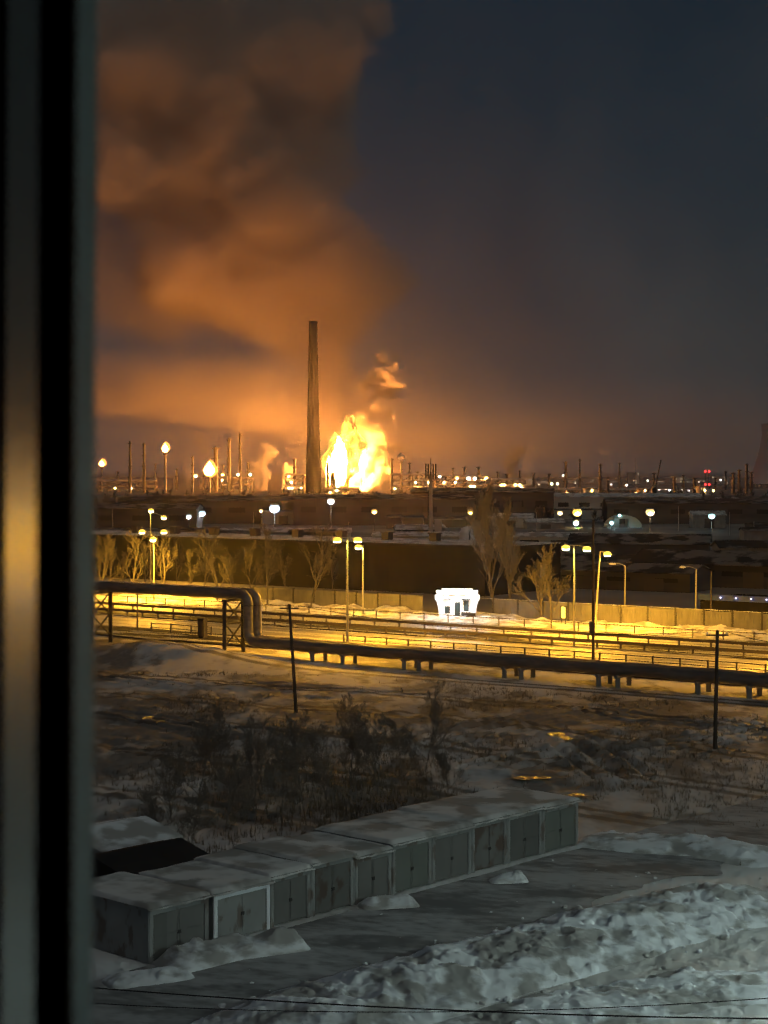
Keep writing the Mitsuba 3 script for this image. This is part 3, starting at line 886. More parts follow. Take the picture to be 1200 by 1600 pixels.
obj('window', kbox(-1.75, -1.05, -1.24, -1.22, 0.75, 1.75), 'dark_glass_mat', k)
obj('window', kbox(0.85, 1.55, -1.24, -1.22, 1.1, 2.6), 'dark_glass_mat', k)
obj('door', kbox(-0.35, 0.35, -1.25, -1.21, 0.2, 2.3), 'dark_glass_mat', k)
obj('awning', cat([kbox(-1.95, -0.9, -1.9, -1.3, 2.75, 2.83), kbox(0.6, 1.75, -1.9, -1.3, 2.7, 2.78)]), 'dark_steel_mat', k)
obj('menu_board', kbox(0.55, 1.75, -1.42, -1.36, 0.3, 0.95), 'dark_steel_mat', k)
obj('roof', kbox(-W2 - 0.15, W2 + 0.15, -1.45, 1.75, 3.1, 3.25), 'white_paint_mat', k)
obj('fascia', kbox(-2.15, 2.15, -1.7, -1.48, 3.27, 4.25), 'bulb_mat', k, light=COOL * 1.3, weight=0.7)
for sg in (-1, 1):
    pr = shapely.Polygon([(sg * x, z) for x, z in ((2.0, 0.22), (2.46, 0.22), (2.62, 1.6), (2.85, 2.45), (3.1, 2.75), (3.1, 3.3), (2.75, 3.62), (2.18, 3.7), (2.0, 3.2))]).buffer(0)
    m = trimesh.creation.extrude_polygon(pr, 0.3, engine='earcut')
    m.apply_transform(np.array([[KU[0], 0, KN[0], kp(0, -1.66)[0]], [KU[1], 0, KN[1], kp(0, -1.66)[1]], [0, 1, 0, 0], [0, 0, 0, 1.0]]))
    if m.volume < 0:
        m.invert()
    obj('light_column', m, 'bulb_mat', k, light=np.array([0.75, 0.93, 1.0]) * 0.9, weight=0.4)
    fl = obj('floodlight', kbox(sg * 2.55 - 0.3, sg * 2.55 + 0.3, -2.05, -1.8, 3.72, 4.0), 'galvanised_mat', k)
    obj('lens', kbox(sg * 2.55 - 0.26, sg * 2.55 + 0.26, -2.1, -2.051, 3.74, 3.98), 'bulb_mat', fl, light=np.array([0.7, 0.9, 1.0]) * 1300, weight=1.5)
for x in (-1.4, 0, 1.4):
    obj('downlight', shifted(trimesh.creation.cylinder(0.16, 0.12, sections=12), kp(x, -2.4, 3.2)), 'bulb_mat', k, light=np.array([0.7, 0.9, 1.0]) * 200, weight=0.7)
obj('canopy', kbox(-2.3, 2.3, -2.7, -1.72, 3.27, 3.37), 'white_paint_mat', k)
k = thing('litter_bin', 'dark boxy bin on the snow at the right corner of the kiosk', 'bin')
bb = kp(2.0, -3.4)
obj('body', obox(bb, U, 1.1, 0.7, 0.15, 0.95), 'dark_steel_mat', k)
obj('lid', obox(bb, U, 1.25, 0.85, 0.952, 1.05), 'steel_mat', k)
for (a, b_, w, h, txt, sd) in ((585, 640, 3.0, 0.9, 'bluish lit snow pile left of the kiosk', 61), (640, 682, 2.6, 0.7, 'low snow pile touching the left side of the kiosk', 62), (752, 778, 2.4, 0.8, 'snow pile right of the kiosk', 63), (1010, 1075, 3.0, 1.0, 'snow pile in front of grey fence panels right of the lamp posts', 64), (1095, 1190, 3.0, 0.9, 'bright snow pile along the fence near the right edge', 65)):
    bank('snow_bank', [at_off(a, 196.8)[:2], at_off((a + b_) / 2, 196.4)[:2], at_off(b_, 196.8)[:2]], w, h, txt, sd)


# ------------------------------------------------------------------ bare trees and scrub
def branching(h, spread, seed, levels=4, trunk_r=0.16, fastigiate=0.0, kids=5, clear=0.2):
    """skeleton of a leafless tree: list of (points, radii, level)"""
    r = np.random.default_rng(seed)
    out = []

    def grow(p, d, L, rad, lev):
        n = 5
        pts, dd = [p], d
        for i in range(n):
            dd = dd + r.normal(0, 0.10 + 0.05 * lev, 3) + np.array([0, 0, 0.07 + 0.18 * fastigiate])
            dd /= np.linalg.norm(dd)
            pts.append(pts[-1] + dd * L / n)
        pts = np.array(pts)
        out.append((pts, np.linspace(rad, rad * 0.45, n + 1), lev))
        if lev >= levels:
            return
        m = kids + (3 if lev == 0 else 0) + (2 if lev == levels - 1 else 0)
        for i in range(m):
            f = (clear if lev == 0 else 0.25) + (1 - (clear if lev == 0 else 0.25)) * (i + r.uniform(0, 1)) / m
            q = pts[0] * 0
            x = f * n
            a = min(int(x), n - 1)
            q = pts[a] + (pts[a + 1] - pts[a]) * (x - a)
            ax = r.normal(0, 1, 3)
            t = pts[a + 1] - pts[a]
            t /= np.linalg.norm(t)
            side = np.cross(t, ax)
            side /= np.linalg.norm(side)
            ang = r.uniform(0.35, 0.85) * spread
            nd = t * math.cos(ang) + side * math.sin(ang)
            grow(q, nd, L * (1 - 0.55 * f) * r.uniform(0.5, 0.75), rad * 0.55 * (1 - 0.4 * f), lev + 1)

    grow(np.zeros(3), np.array([r.normal(0, .04), r.normal(0, .04), 1.0]), h * 0.82, trunk_r, 0)
    return out


def tree(name, label, base, h, spread, seed, levels=3, trunk_r=0.17, fast=0.0, kids=5, group=None, tm='bark_mat', wm='twig_mat', clear=0.2, minr=0.02, category='tree'):
    k = thing(name, label, category, group)
    sk = branching(h, spread, seed, levels, trunk_r, fast, kids, clear)
    tr = [tube(p + base, np.maximum(r, minr), 6, False) for p, r, l in sk if l <= 1]
    cr = [tube(p[::1] + base, np.maximum(r, minr), 3, False) for p, r, l in sk if l > 1]
    obj('trunk', cat(tr), tm, k, True)
    if cr:
        obj('crown', cat(cr), wm, k)
    return k


for i, (px, off, top, sp, txt) in enumerate((
        (158, 199, 838, 1.0, 'leafless tree at the left edge above the raised pipe'), (207, 200, 832, 0.9, 'leafless tree just left of the twin headed yellow lamp'),
        (252, 201, 838, 1.0, 'leafless tree right beside the twin headed yellow lamp'), (338, 199, 826, 0.95, 'spreading leafless tree above the middle of the raised pipe'),
        (418, 199, 832, 0.9, 'leafless tree at the left end of the concrete fence'), (485, 199, 826, 1.1, 'broad forked leafless tree left of the centre lamp post'))):
    b = at_off(px, off)
    tree('bare_tree', txt, b, P(px, top, b[1])[2] + 0.8, sp, 100 + i, 3, 0.17, 0.15, 6, 'leafless trees along the boulevard fence', minr=0.022, clear=0.12)
rt = np.random.default_rng(55)
for i, px in enumerate((172, 190, 226, 275, 300, 318, 365, 392, 446, 520)):
    b = at_off(px, rt.uniform(206, 226))
    tree('bare_sapling', f'{ORD[i]} thin leafless sapling from the left in front of the dark warehouse wall', b, rt.uniform(6, 9), 0.8, 170 + i, 3, 0.09, 0.4, 6, 'thin saplings in front of the dark warehouse', minr=0.016, clear=0.1)
for i, (px, off, top, sp, txt) in enumerate(((775, 203.6, 782, 0.45, 'tall narrow poplar right of the kiosk'), (798, 204.0, 800, 0.5, 'slightly shorter poplar beside the tall narrow one'), (846, 199.5, 862, 0.9, 'leafless tree between poplars and the twin lamp'), (862, 200.2, 868, 1.0, 'low forked leafless tree behind the glowing timetable box'))):
    b = at_off(px, off)
    tree('poplar_tree' if i < 2 else 'bare_tree', txt, b, P(px, top, b[1])[2] + 0.5, sp, 140 + i, 3, 0.2, 0.9 if i < 2 else 0.2, 10 if i < 2 else 7, minr=0.024, clear=0.06 if i < 2 else 0.1)
sh = [(268, 1285, 4.2), (310, 1255, 5.2), (352, 1300, 4.4), (395, 1265, 5.6), (440, 1285, 5.0), (470, 1240, 4.8), (512, 1255, 5.2), (548, 1232, 4.6), (590, 1238, 5.0), (628, 1222, 4.2), (240, 1330, 3.4), (300, 1335, 3.6), (665, 1205, 5.4), (700, 1235, 2.6), (330, 1215, 4.4), (560, 1190, 4.8)]
for i, (px, py, h) in enumerate(sorted(sh)):
    b = G(px, py)
    b[2] = float(terrain(b[0:1], b[1:2])[0])
    tree('bare_shrub', f'{ORD[i]} leafless shrub from the left in the thicket behind the garages', b, h, 1.15, 200 + i, 3, 0.04, 0.5, 10, 'thicket of dark leafless shrubs behind the garages', 'scrub_mat', 'scrub_mat', 0.02, 0.0065, 'shrub')

rg = np.random.default_rng(77)
gx, gy = [], []
pts = np.stack([rg.uniform(-60, 60, 90000), rg.uniform(78, 172, 90000)], 1)
o = pts[:, 0] * N[0] + pts[:, 1] * N[1]
q = pts @ ROW_F - GAR_OFF
den = meshkit.fbm(np.column_stack([pts * [0.13, 0.08], np.zeros(len(pts))]), 4, 33)
thick = np.exp(-((pts[:, 0] + 5) / 9) ** 2 - ((pts[:, 1] - 104) / 14) ** 2)
keep = (np.abs(pts[:, 0]) < 0.235 * pts[:, 1] + 2) & (o < 137) & ((q < -6.5) | (pts[:, 0] > 16)) & (rg.uniform(0, 1, len(pts)) < 0.42 * np.clip((den - 0.45) * 6, 0.03, 1) + 0.22 * thick)
pts = pts[keep]
gz = terrain(np.append(pts[:, 0], np.zeros(9000)), np.append(pts[:, 1], np.zeros(9000)))[:len(pts)]
n = len(pts)
V, Fc = [], []
for b_ in range(4):
    a = rg.uniform(0, 2 * np.pi, n)
    hgt = rg.uniform(0.12, 0.42, n) * (1 + 1.0 * thick[keep])
    w = rg.uniform(0.015, 0.035, n)
    lean = rg.uniform(0.02, 0.22, n)
    base = np.column_stack([pts + rg.normal(0, 0.12, (n, 2)), gz - 0.02])
    d = np.column_stack([np.cos(a), np.sin(a), np.zeros(n)])
    s2 = np.column_stack([-np.sin(a), np.cos(a), np.zeros(n)])
    V.append(np.stack([base - s2 * w[:, None], base + s2 * w[:, None], base + d * lean[:, None] + np.array([0, 0, 1]) * hgt[:, None]], 1).reshape(-1, 3))
V = np.vstack(V)
single('dry_grass', trimesh.Trimesh(V, np.arange(len(V)).reshape(-1, 3), process=False), 'grass_mat', 'dry brown grass stalks poking through the snow of the field', 'grass', kind='stuff')

# ------------------------------------------------------------------ land between boulevard and refinery
wu = U
c0 = R((S(120, 236) + S(760, 236)) / 2, 236)
L0 = S(760, 236) - S(60, 236)
k = thing('warehouse', 'long dark flat roofed warehouse behind the trees and fence', 'warehouse')
cw = R((S(40, 236) + S(758, 236)) / 2, 248)
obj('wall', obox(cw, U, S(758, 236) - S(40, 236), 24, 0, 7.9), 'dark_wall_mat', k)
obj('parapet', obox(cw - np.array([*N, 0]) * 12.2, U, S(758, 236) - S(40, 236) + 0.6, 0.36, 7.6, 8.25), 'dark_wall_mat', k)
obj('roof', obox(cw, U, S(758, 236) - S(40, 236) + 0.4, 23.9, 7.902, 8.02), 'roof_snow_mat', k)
for i in range(9):
    s = S(100, 236) + (i + 0.4) * 10.5
    obj('roof_vent', cat([obox(R(s, 252), U, 1.5, 1.5, 8.02, 9.3), obox(R(s, 252), U, 1.9, 1.9, 9.302, 9.5)]), 'steel_mat', k)

# long low blue building behind the right of the fence
k = thing('blue_depot', 'low depot with blue lit fascia behind the fence at the right edge', 'depot')
s0, s1 = S(1095, 214), S(1330, 214)
obj('wall', obox(R((s0 + s1) / 2, 220), U, s1 - s0, 12, 0, 3.0), 'dark_wall_mat', k)
obj('fascia', obox(R((s0 + s1) / 2, 213.8), U, s1 - s0 + 0.4, 0.3, 2.9, 3.7), 'blue_mat', k)
for i in range(5):
    obj('lamp', ball(R(S(1125 + 24 * i, 213), 213.3, 3.35), 0.13), 'bulb_mat', k, True, light=(1.2, 1.5, 2.6), weight=0.05)

for (px, py, D, l, w, h, rise, ang, txt, wm, rm, dn, wn) in (
        (1000, 868, 330, 34, 14, 2.6, 1.6, -30, 'dark gabled shed with patchy snow roof behind the leaning lamp', 'hall_mat', 'dirty_roof_mat', 2, 0),
        (985, 885, 300, 26, 10, 3.2, 1.2, -32, 'low long shed with dirty snow roof behind the fence right of centre', 'hall_mat', 'dirty_roof_mat', 2, 3),
        (1130, 885, 310, 30, 14, 4.0, 2.0, -28, 'wide dark shed near the right edge behind the fence', 'hall_mat', 'dirty_roof_mat', 2, 4),
        (1000, 846, 430, 34, 18, 2.8, 2.0, -12, 'steep dark hipped hall below the cyan lit gate', 'hall_mat', 'dirty_roof_mat', 1, 0),
        (895, 795, 820, 118, 26, 9, 1.5, -4, 'long pale walled depot lit by two yellow lamps', 'pale_wall_mat', 'roof_snow_mat', 4, 12),
        (755, 805, 740, 60, 30, 12, 1.5, -6, 'dark hall right of the lattice mast', 'hall_mat', 'dirty_roof_mat', 2, 6),
        (600, 815, 680, 70, 26, 10, 1.5, 0, 'broad dark hall below the fire', 'hall_mat', 'dirty_roof_mat', 3, 6),
        (345, 815, 700, 80, 26, 9, 1.5, 4, 'dark hall behind the blue white yard lamps', 'hall_mat', 'dirty_roof_mat', 3, 6),
        (200, 830, 600, 50, 22, 8, 1.5, 0, 'dark hall at the left edge below the flare stacks', 'hall_mat', 'dirty_roof_mat', 2, 4),
        (1120, 812, 700, 90, 26, 8, 1.6, -4, 'dark hall under the cyan lamp at right', 'hall_mat', 'dirty_roof_mat', 3, 8),
(830, 842, 470, 30, 10, 3.0, 1.0, -10, 'low storehouse with yellow lit snow roof behind the poplars', 'pale_wall_mat', 'roof_snow_mat', 2, 3),
        (440, 842, 500, 40, 10, 3.2, 1.0, 0, 'low storehouse with yellow lit front behind the warehouse roof', 'pale_wall_mat', 'roof_snow_mat', 2, 4),
        (680, 846, 480, 34, 10, 2.8, 1.0, -6, 'low storehouse with snowy roof at the foot of the lattice mast', 'pale_wall_mat', 'roof_snow_mat', 2, 3)):
    a = math.radians(ang)
    p = P(px, py, D)
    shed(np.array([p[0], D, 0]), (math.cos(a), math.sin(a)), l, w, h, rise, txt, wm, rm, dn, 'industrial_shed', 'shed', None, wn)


def yard_lamp(label, px, py, D, color, r_px, I, group='distant yard lamps', weight=0.15, post=True, name='yard_lamp'):
    k = thing(name, label, 'lamp', group)
    p = P(px, py, D)
    r = r_px * D / F
    if post:
        obj('post', tube([[p[0], p[1] + r * 0.3, -0.2], [p[0], p[1] + r * 0.3, p[2]]], [0.16, 0.12], 6), 'dark_steel_mat', k, True)
        obj('housing', ball(p + [0, 0.2 * r, 0.62 * r], 0.9 * r, 0.8 * r, 0.3 * r), 'galvanised_mat', k, True)
    cc = np.asarray(color)
    obj('globe', ball(p - [0, 0, 0.1 * r], r, r, 0.85 * r), 'bulb_mat', k, True, light=cc ** 1.6 * 1.9, weight=0.02)
    rc = 0.5 * r
    obj('bulb', ball(p - [0, 0.75 * r, 0.35 * r], rc, rc, 0.8 * rc), 'bulb_mat', k, True, light=cc * I / (math.pi * rc * rc), weight=weight)
    return k


BLUEW, YEL, CYAN, GREEN, WARM = (0.62, 0.82, 1.0), (1.0, 0.66, 0.16), (0.55, 0.95, 1.0), (0.55, 1.0, 0.25), (1.0, 0.74, 0.36)
for px, py, D, c, rp, I, txt in (
        (295, 807, 560, BLUEW, 4.5, 160, 'left of two close bluish yard lamps below the flares'), (316, 802, 600, BLUEW, 5.5, 320, 'right and brighter of two close bluish yard lamps below the flares'),
        (429, 794, 640, BLUEW, 8.5, 1300, 'brightest blue white yard lamp left of the tall chimney'), (408, 798, 660, WARM, 3.2, 50, 'small warm lamp beside the brightest blue white lamp'),
        (517, 783, 640, (0.9, 1.0, 0.95), 6.0, 700, 'white yard lamp below the fire'), (585, 799, 600, YEL, 4.6, 160, 'single yellow lamp below the steam column'),
        (735, 800, 640, YEL, 4.6, 160, 'single yellow lamp on the dark hall right of the mast'), (730, 835, 460, (1.0, 1.0, 0.9), 3.0, 90, 'small white lamp above a pale tank near the poplars'),
        (875, 801, 650, WARM, 4.6, 260, 'left yellow lamp on the pale depot'), (902, 800, 640, YEL, 7.5, 900, 'brightest yellow lamp in front of the pale depot'),
        (900, 817, 640, CYAN, 5.0, 200, 'cyan signal lamp under the brightest depot lamp'), (903, 826, 630, GREEN, 3.2, 60, 'small green lamp under the cyan signal lamp'),
        (1016, 800, 590, WARM, 7.0, 800, 'big yellow white lamp right of the pale depot'), (956, 816, 620, CYAN, 4.0, 200, 'cyan lamp at the cyan lit gate'),
        (1112, 806, 600, CYAN, 5.5, 300, 'cyan lamp on a post near the right edge'), (1187, 891, 330, (0.9, 1.0, 0.95), 6.0, 150, 'white oval lamp at the right edge behind the fence'),
        (814, 858, 420, (0.85, 1.0, 0.95), 4.4, 90, 'left of two white lamps right of the poplars'), (848, 858, 420, (0.85, 1.0, 0.95), 5.0, 120, 'right of two white lamps right of the poplars')):
    yard_lamp(txt, px, py, D, c, rp, I)

ro = np.random.default_rng(88)
outs = []
for i in range(60):
    D = 1 / ro.uniform(1 / 1150, 1 / 330)
    px = ro.uniform(130, 1230)
    if D < 420 and px < 800:
        continue
    if any(abs(px - q[0]) < q[2] and D < q[1] + 10 for q in ((902, 640, 26), (875, 650, 16), (1016, 590, 20), (976, 640, 40), (1112, 600, 18), (956, 620, 14), (735, 640, 16), (585, 600, 14), (517, 640, 14), (429, 640, 18), (305, 600, 26), (830, 480, 40))):
        continue
    if len(outs) < 34:
        outs.append((px, D))
for i, (px, D) in enumerate(sorted(outs)):
    p = P(px, 0, D)
    shed(np.array([p[0], D, 0]), (1, ro.uniform(-.3, .3)), ro.uniform(8, 22), ro.uniform(5, 10), ro.uniform(2.4, 5.5), ro.uniform(0.3, 1.4), f'{ORD[i]} small drab outbuilding from the left between boulevard and refinery',
         ('hall_mat', 'pale_wall_mat', 'concrete_mat')[int(ro.integers(3))], ('dirty_roof_mat', 'roof_snow_mat')[int(ro.integers(2))], 1, 'outbuilding', 'outbuilding', 'drab outbuildings between boulevard and refinery', 0)
for i, (px, top, D) in enumerate(sorted(((628, 808, 520), (470, 806, 700), (993, 716, 1500), (1060, 790, 600), (1140, 800, 560), (770, 790, 700), (396, 800, 620), (176, 795, 560), (838, 800, 600), (958, 806, 520), (1178, 815, 520), (545, 815, 560), (690, 815, 520)))):
    p = P(px, top, D)
    single('post', tube([[p[0], D, -0.2], [p[0], D, p[2]]], [0.17, 0.11], 6), 'pole_mat', f'{ORD[i]} thin pale post from the left among the industrial sheds', 'post', 'thin posts among the industrial sheds', smooth=True)

# cyan lit gate and pale tank
p = P(976, 830, 640)
k = thing('gatehouse', 'cyan lit arched gatehouse right of the pale depot', 'gatehouse')
arc = [(6.5 * math.cos(a), 4.6 * math.sin(a)) for a in np.linspace(0, math.pi, 20)]
am = trimesh.creation.extrude_polygon(shapely.Polygon(arc + [(-6.5, 0), (6.5, 0)]).buffer(0).difference(shapely.box(-2, -1, 1.5, 3.2)), 10, engine='earcut')
am.apply_transform(np.array([[1, 0, 0, p[0]], [0, 0, 1, p[1]], [0, 1, 0, 0], [0, 0, 0, 1.0]]))
obj('shell', am, 'pale_wall_mat', k)
obj('lamp', ball([p[0] - 2.5, p[1] - 4, 4.6], 0.4), 'bulb_mat', k, True, light=np.array([0.25, 0.8, 1.0]) * 110, weight=0.15)
p = P(733, 846, 455)
k = thing('silo', 'small pale round silo beside the poplars', 'silo')
obj('body', shifted(lathe([(0, 0), (2.6, 0), (2.6, 4.6), (1.8, 5.8), (0, 6.3)]), [p[0], p[1], 0]), 'white_paint_mat', k, 30)
obj('ladder', shifted(bx(-0.2, 0.2, -2.72, -2.62, 0, 5), [p[0], p[1], 0]), 'steel_mat', k)

# lattice mast in the middle distance
pm = P(673, 843, 530)
k = thing('lattice_mast', 'tall grey mast with antenna cluster right of the fire', 'mast')
zt = P(673, 742, 530)[2]
obj('shaft', tube([[pm[0], 530, 0], [pm[0], 530, zt]], [0.75, 0.55], 10), 'pole_mat', k, True)
hd = []
for i in range(6):
    a = i * math.pi / 3
    x, y = pm[0] + 1.5 * math.cos(a), 530 + 1.5 * math.sin(a)
    hd += [bar([x, y, zt - 1.2], [x, y, zt + 3.4], 0.42), bar([pm[0], 530, zt], [x, y, zt], 0.15)]
obj('antenna', cat(hd), 'dark_steel_mat', k)
obj('spire', tube([[pm[0], 530, zt], [pm[0], 530, zt + 5.2]], [0.2, 0.1], 6), 'dark_steel_mat', k)
obj('cabinet', bx(pm[0] + 1.2, pm[0] + 3.2, 529, 531, 1, 6), 'pale_wall_mat', k)

# woods between: bare, dark, reading as one mass
wood, rw = [], np.random.default_rng(5)
proto = []
for sd in range(5):
    sk = branching(9, 0.8, 900 + sd, 2, 0.2, 0.3, 7, 0.1)
    proto.append(cat([tube(p[[0, 2, 5]], np.maximum(r[[0, 2, 5]], 0.07), 3, False) for p, r, l in sk]))
for i in range(520):
    D = 1 / rw.uniform(1 / 1500, 1 / 700)
    px = rw.uniform(60, 1260)
    x = (px - 600) / F * D
    if any(abs(x - q[0]) < q[2] and abs(D - q[1]) < q[3] for q in ((P(895, 0, 820)[0], 780, 70, 60), (P(976, 0, 640)[0], 640, 16, 60))):
        continue
    m = proto[i % 5].copy()
    m.apply_transform(trimesh.transformations.rotation_matrix(rw.uniform(0, 6.28), [0, 0, 1]))
    m.apply_scale([1.25, 1.25, rw.uniform(0.45, 0.95)])
    m.apply_translation([x, D, 0])
    wood.append(m)
single('woodland', cat(wood), 'dark_twig_mat', 'dark leafless scrub woodland in front of the refinery', 'woodland', kind='stuff')

# ------------------------------------------------------------------ refinery
k = thing('chimney', 'very tall tapering industrial chimney standing black against the fire', 'chimney')
CD = 1740.0
cb = P(490, 775, CD)
ctop = P(491, 502, CD)[2]
px_m = CD / F
prof = [(13 * px_m, 0), (12.2 * px_m, 12), (9.8 * px_m, P(0, 690, CD)[2]), (8.0 * px_m, P(0, 610, CD)[2]), (6.6 * px_m, P(0, 540, CD)[2]), (6.2 * px_m, ctop), (5.4 * px_m, ctop), (5.4 * px_m, ctop - 4)]
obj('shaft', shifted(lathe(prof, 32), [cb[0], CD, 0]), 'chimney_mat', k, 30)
for zp, rp in ((P(0, 505, CD)[2], 6.7), (P(0, 560, CD)[2], 7.4), (P(0, 632, CD)[2], 9.3), (P(0, 690, CD)[2], 10.9)):
    obj('gallery', shifted(lathe([(rp * px_m - .8, zp), (rp * px_m, zp), (rp * px_m, zp + 1.3), (rp * px_m - .8, zp + 1.3)], 24), [cb[0], CD, 0]), 'dark_steel_mat', k)
obj('ladder', tube([[cb[0] - 12.6 * px_m, CD, 0], [cb[0] - 10.1 * px_m, CD, P(0, 690, CD)[2]], [cb[0] - 8.3 * px_m, CD, P(0, 610, CD)[2]], [cb[0] - 6.5 * px_m, CD, ctop]], 0.35, 4), 'dark_steel_mat', k)


def column(label, px, top, D, r_px, base_py=None, platforms=4, group='slender refinery columns', name='process_tower', category='column'):
    k = thing(name, label, category, group)
    p = P(px, top, D)
    r = r_px * D / F
    obj('vessel', shifted(lathe([(r, 0), (r, p[2] * 0.62), (r * 0.8, p[2] * 0.66), (r * 0.8, p[2] - r), (r * 0.3, p[2]), (0, p[2])], 12), [p[0], D, 0]), 'steel_mat', k, 40)
    for i in range(platforms):
        z = p[2] * (0.3 + 0.65 * i / max(platforms - 1, 1))
        obj('platform', shifted(trimesh.creation.cylinder(r * 1.7, 0.8, sections=12), [p[0], D, z]), 'dark_steel_mat', k)
    return k


for px, top, D, r, txt in ((203, 689, 1760, 2.2, 'slim column left of the left flare'), (225, 691, 1800, 2.4, 'slim column right beside the left flare'), (337, 697, 1820, 4.0, 'stout column directly behind the big flare'),
                           (358, 683, 1850, 3.0, 'column right of the big flare'), (375, 676, 1780, 2.0, 'column under the thin white steam plume'), (301, 712, 1800, 1.6, 'short column left of the big flare'), (460, 716, 1830, 2.0, 'short column left of the tall chimney'),
                           (512, 722, 1790, 2.0, 'black column in front of the flames'), (520, 738, 1800, 4.2, 'short stout column in front of the flames'), (612, 715, 1800, 2.2, 'leaning looking column right of the steam column'), (627, 720, 1800, 1.8, 'slim column at the right tip of the fire'),
                           (938, 724, 1500, 2.2, 'tall slim stack between the orange tanks'), (1054, 744, 1700, 2.4, 'left of two dark columns right of the orange tanks'), (1085, 746, 1700, 2.4, 'column under the red lights'), (950, 745, 1600, 1.4, 'short stack right of the tall slim stack'),
                           (1146, 738, 1650, 2.6, 'leftmost of four dark stacks beside the cooling tower'), (1155, 733, 1680, 2.2, 'second of four dark stacks beside the cooling tower'), (1167, 724, 1660, 2.2, 'tallest of four dark stacks beside the cooling tower'), (1174, 737, 1690, 2.2, 'stack nearest to the cooling tower')):
    column(txt, px, top, D, r)


rk_ = np.random.default_rng(17)
more = sorted([(float(x), float(rk_.uniform(716, 752)), float(rk_.uniform(1.0, 2.6))) for x in (168, 184, 243, 276, 318, 349, 388, 423, 441, 566, 640, 652, 690, 708, 726, 748, 778, 792, 812, 834, 858, 884, 906, 968, 1022, 1068, 1118, 1134)])
for i, (px, top, r) in enumerate(more):
    column(f'{ORD[i]} background column from the left on the refinery skyline', px, top, 1980.0 + 40 * (i % 4), r, None, 3, 'background columns on the refinery skyline')


def rack(label, px0, px1, top, D, levels=3, depth=14, lamps=0, name='pipe_rack', lampcol=(1.0, 0.42, 0.12)):
    """steel frame with floors, posts and pipes"""
    k = thing(name, label, 'steel frame', 'steel process frames of the refinery')
    x0, x1 = P(px0, 0, D)[0], P(px1, 0, D)[0]
    z = P(0, top, D)[2]
    n = max(2, int((x1 - x0) / 9))
    posts = []
    for i in range(n + 1):
        x = x0 + (x1 - x0) * i / n
        for y in (D, D + depth):
            posts.append(bx(x - 0.5, x + 0.5, y - 0.5, y + 0.5, 0, z))
    obj('post', cat(posts), 'rack_mat', k)
    labels[f'{k}__post'] = {'kind': 'stuff'}
    for l in range(levels):
        zz = z * (l + 1) / levels
        obj('floor', bx(x0 - 1, x1 + 1, D - 1, D + depth + 1, zz - 0.7, zz), 'rack_mat', k)
    rr = np.random.default_rng(int(px0))
    pip, br = [], []
    for l in range(levels):
        for y in np.linspace(D + 2, D + depth - 2, 4):
            r = rr.uniform(0.4, 0.9)
            pip.append(tube([[x0, y, z * (l + 1) / levels + r], [x1, y, z * (l + 1) / levels + r]], r, 6))
        for i in range(n):
            xa, xb = x0 + (x1 - x0) * i / n, x0 + (x1 - x0) * (i + 1) / n
            if rr.random() < 0.5:
                br.append(bar([xa, D, z * l / levels], [xb, D, z * (l + 1) / levels], 0.4))
    obj('pipe', cat(pip), 'tank_mat', k)
    if br:
        obj('brace', cat(br), 'dark_steel_mat', k)
    for i in range(lamps):
        x, zz = rr.uniform(x0, x1), z * (rr.integers(1, levels + 1)) / levels - 1.6
        obj('work_lamp', ball([x, D - 1.2, zz], 0.75, sub=1), 'bulb_mat', k, True, light=np.array(lampcol) * rr.uniform(300, 1100), weight=0.08)
    return k


rack('long steel frame with flat top right of the fire', 612, 678, 742, 1760, 3, 22, 4)
rack('steel frame with orange lit floors behind the mast', 682, 760, 745, 1800, 4, 26, 9)
rack('orange lit steel frame below the dark smoke', 770, 822, 750, 1780, 4, 20, 9)
rack('pale lit steel frame left of the tall chimney', 445, 474, 742, 1800, 3, 18, 5)
rack('low steel frame between flare and steam', 345, 392, 748, 1850, 2, 18, 2)
rack('low steel frame at the foot of the left flare', 150, 240, 752, 1850, 2, 18, 2)
rack('steel frame standing black at the foot of the fire', 500, 560, 764, 1780, 2, 14, 2)
rack('long low steel frame at right in front of the city', 840, 1010, 766, 1700, 2, 16, 3)

for px, py, c, I, rp, txt in ((306, 743, WARM, 500, 3.6, 'small warm lamp left of the big flare'), (348, 741, YEL, 420, 3.0, 'first small lamp right of the big flare'), (372, 741, (1, .85, .6), 420, 3.0, 'second small lamp right of the big flare'), (391, 741, (.8, 1, .7), 420, 3.0, 'third greenish lamp right of the big flare'),
                              (687, 744, (1, .9, .7), 500, 2.8, 'white lamp at the left of the refinery frame top'), (714, 746, YEL, 700, 3.6, 'yellow lamp on the refinery frame top'), (732, 747, (1, .95, .8), 800, 4.0, 'bright white lamp on the refinery frame top'), (742, 747, (1, .95, .8), 600, 3.4, 'white lamp beside the bright one on the frame top'), (760, 746, YEL, 420, 3.0, 'dim yellow lamp right on the frame top')):
    yard_lamp(txt, px, py, 1745, c, rp, I, 'lamps on the refinery', 0.08, False, 'refinery_lamp')


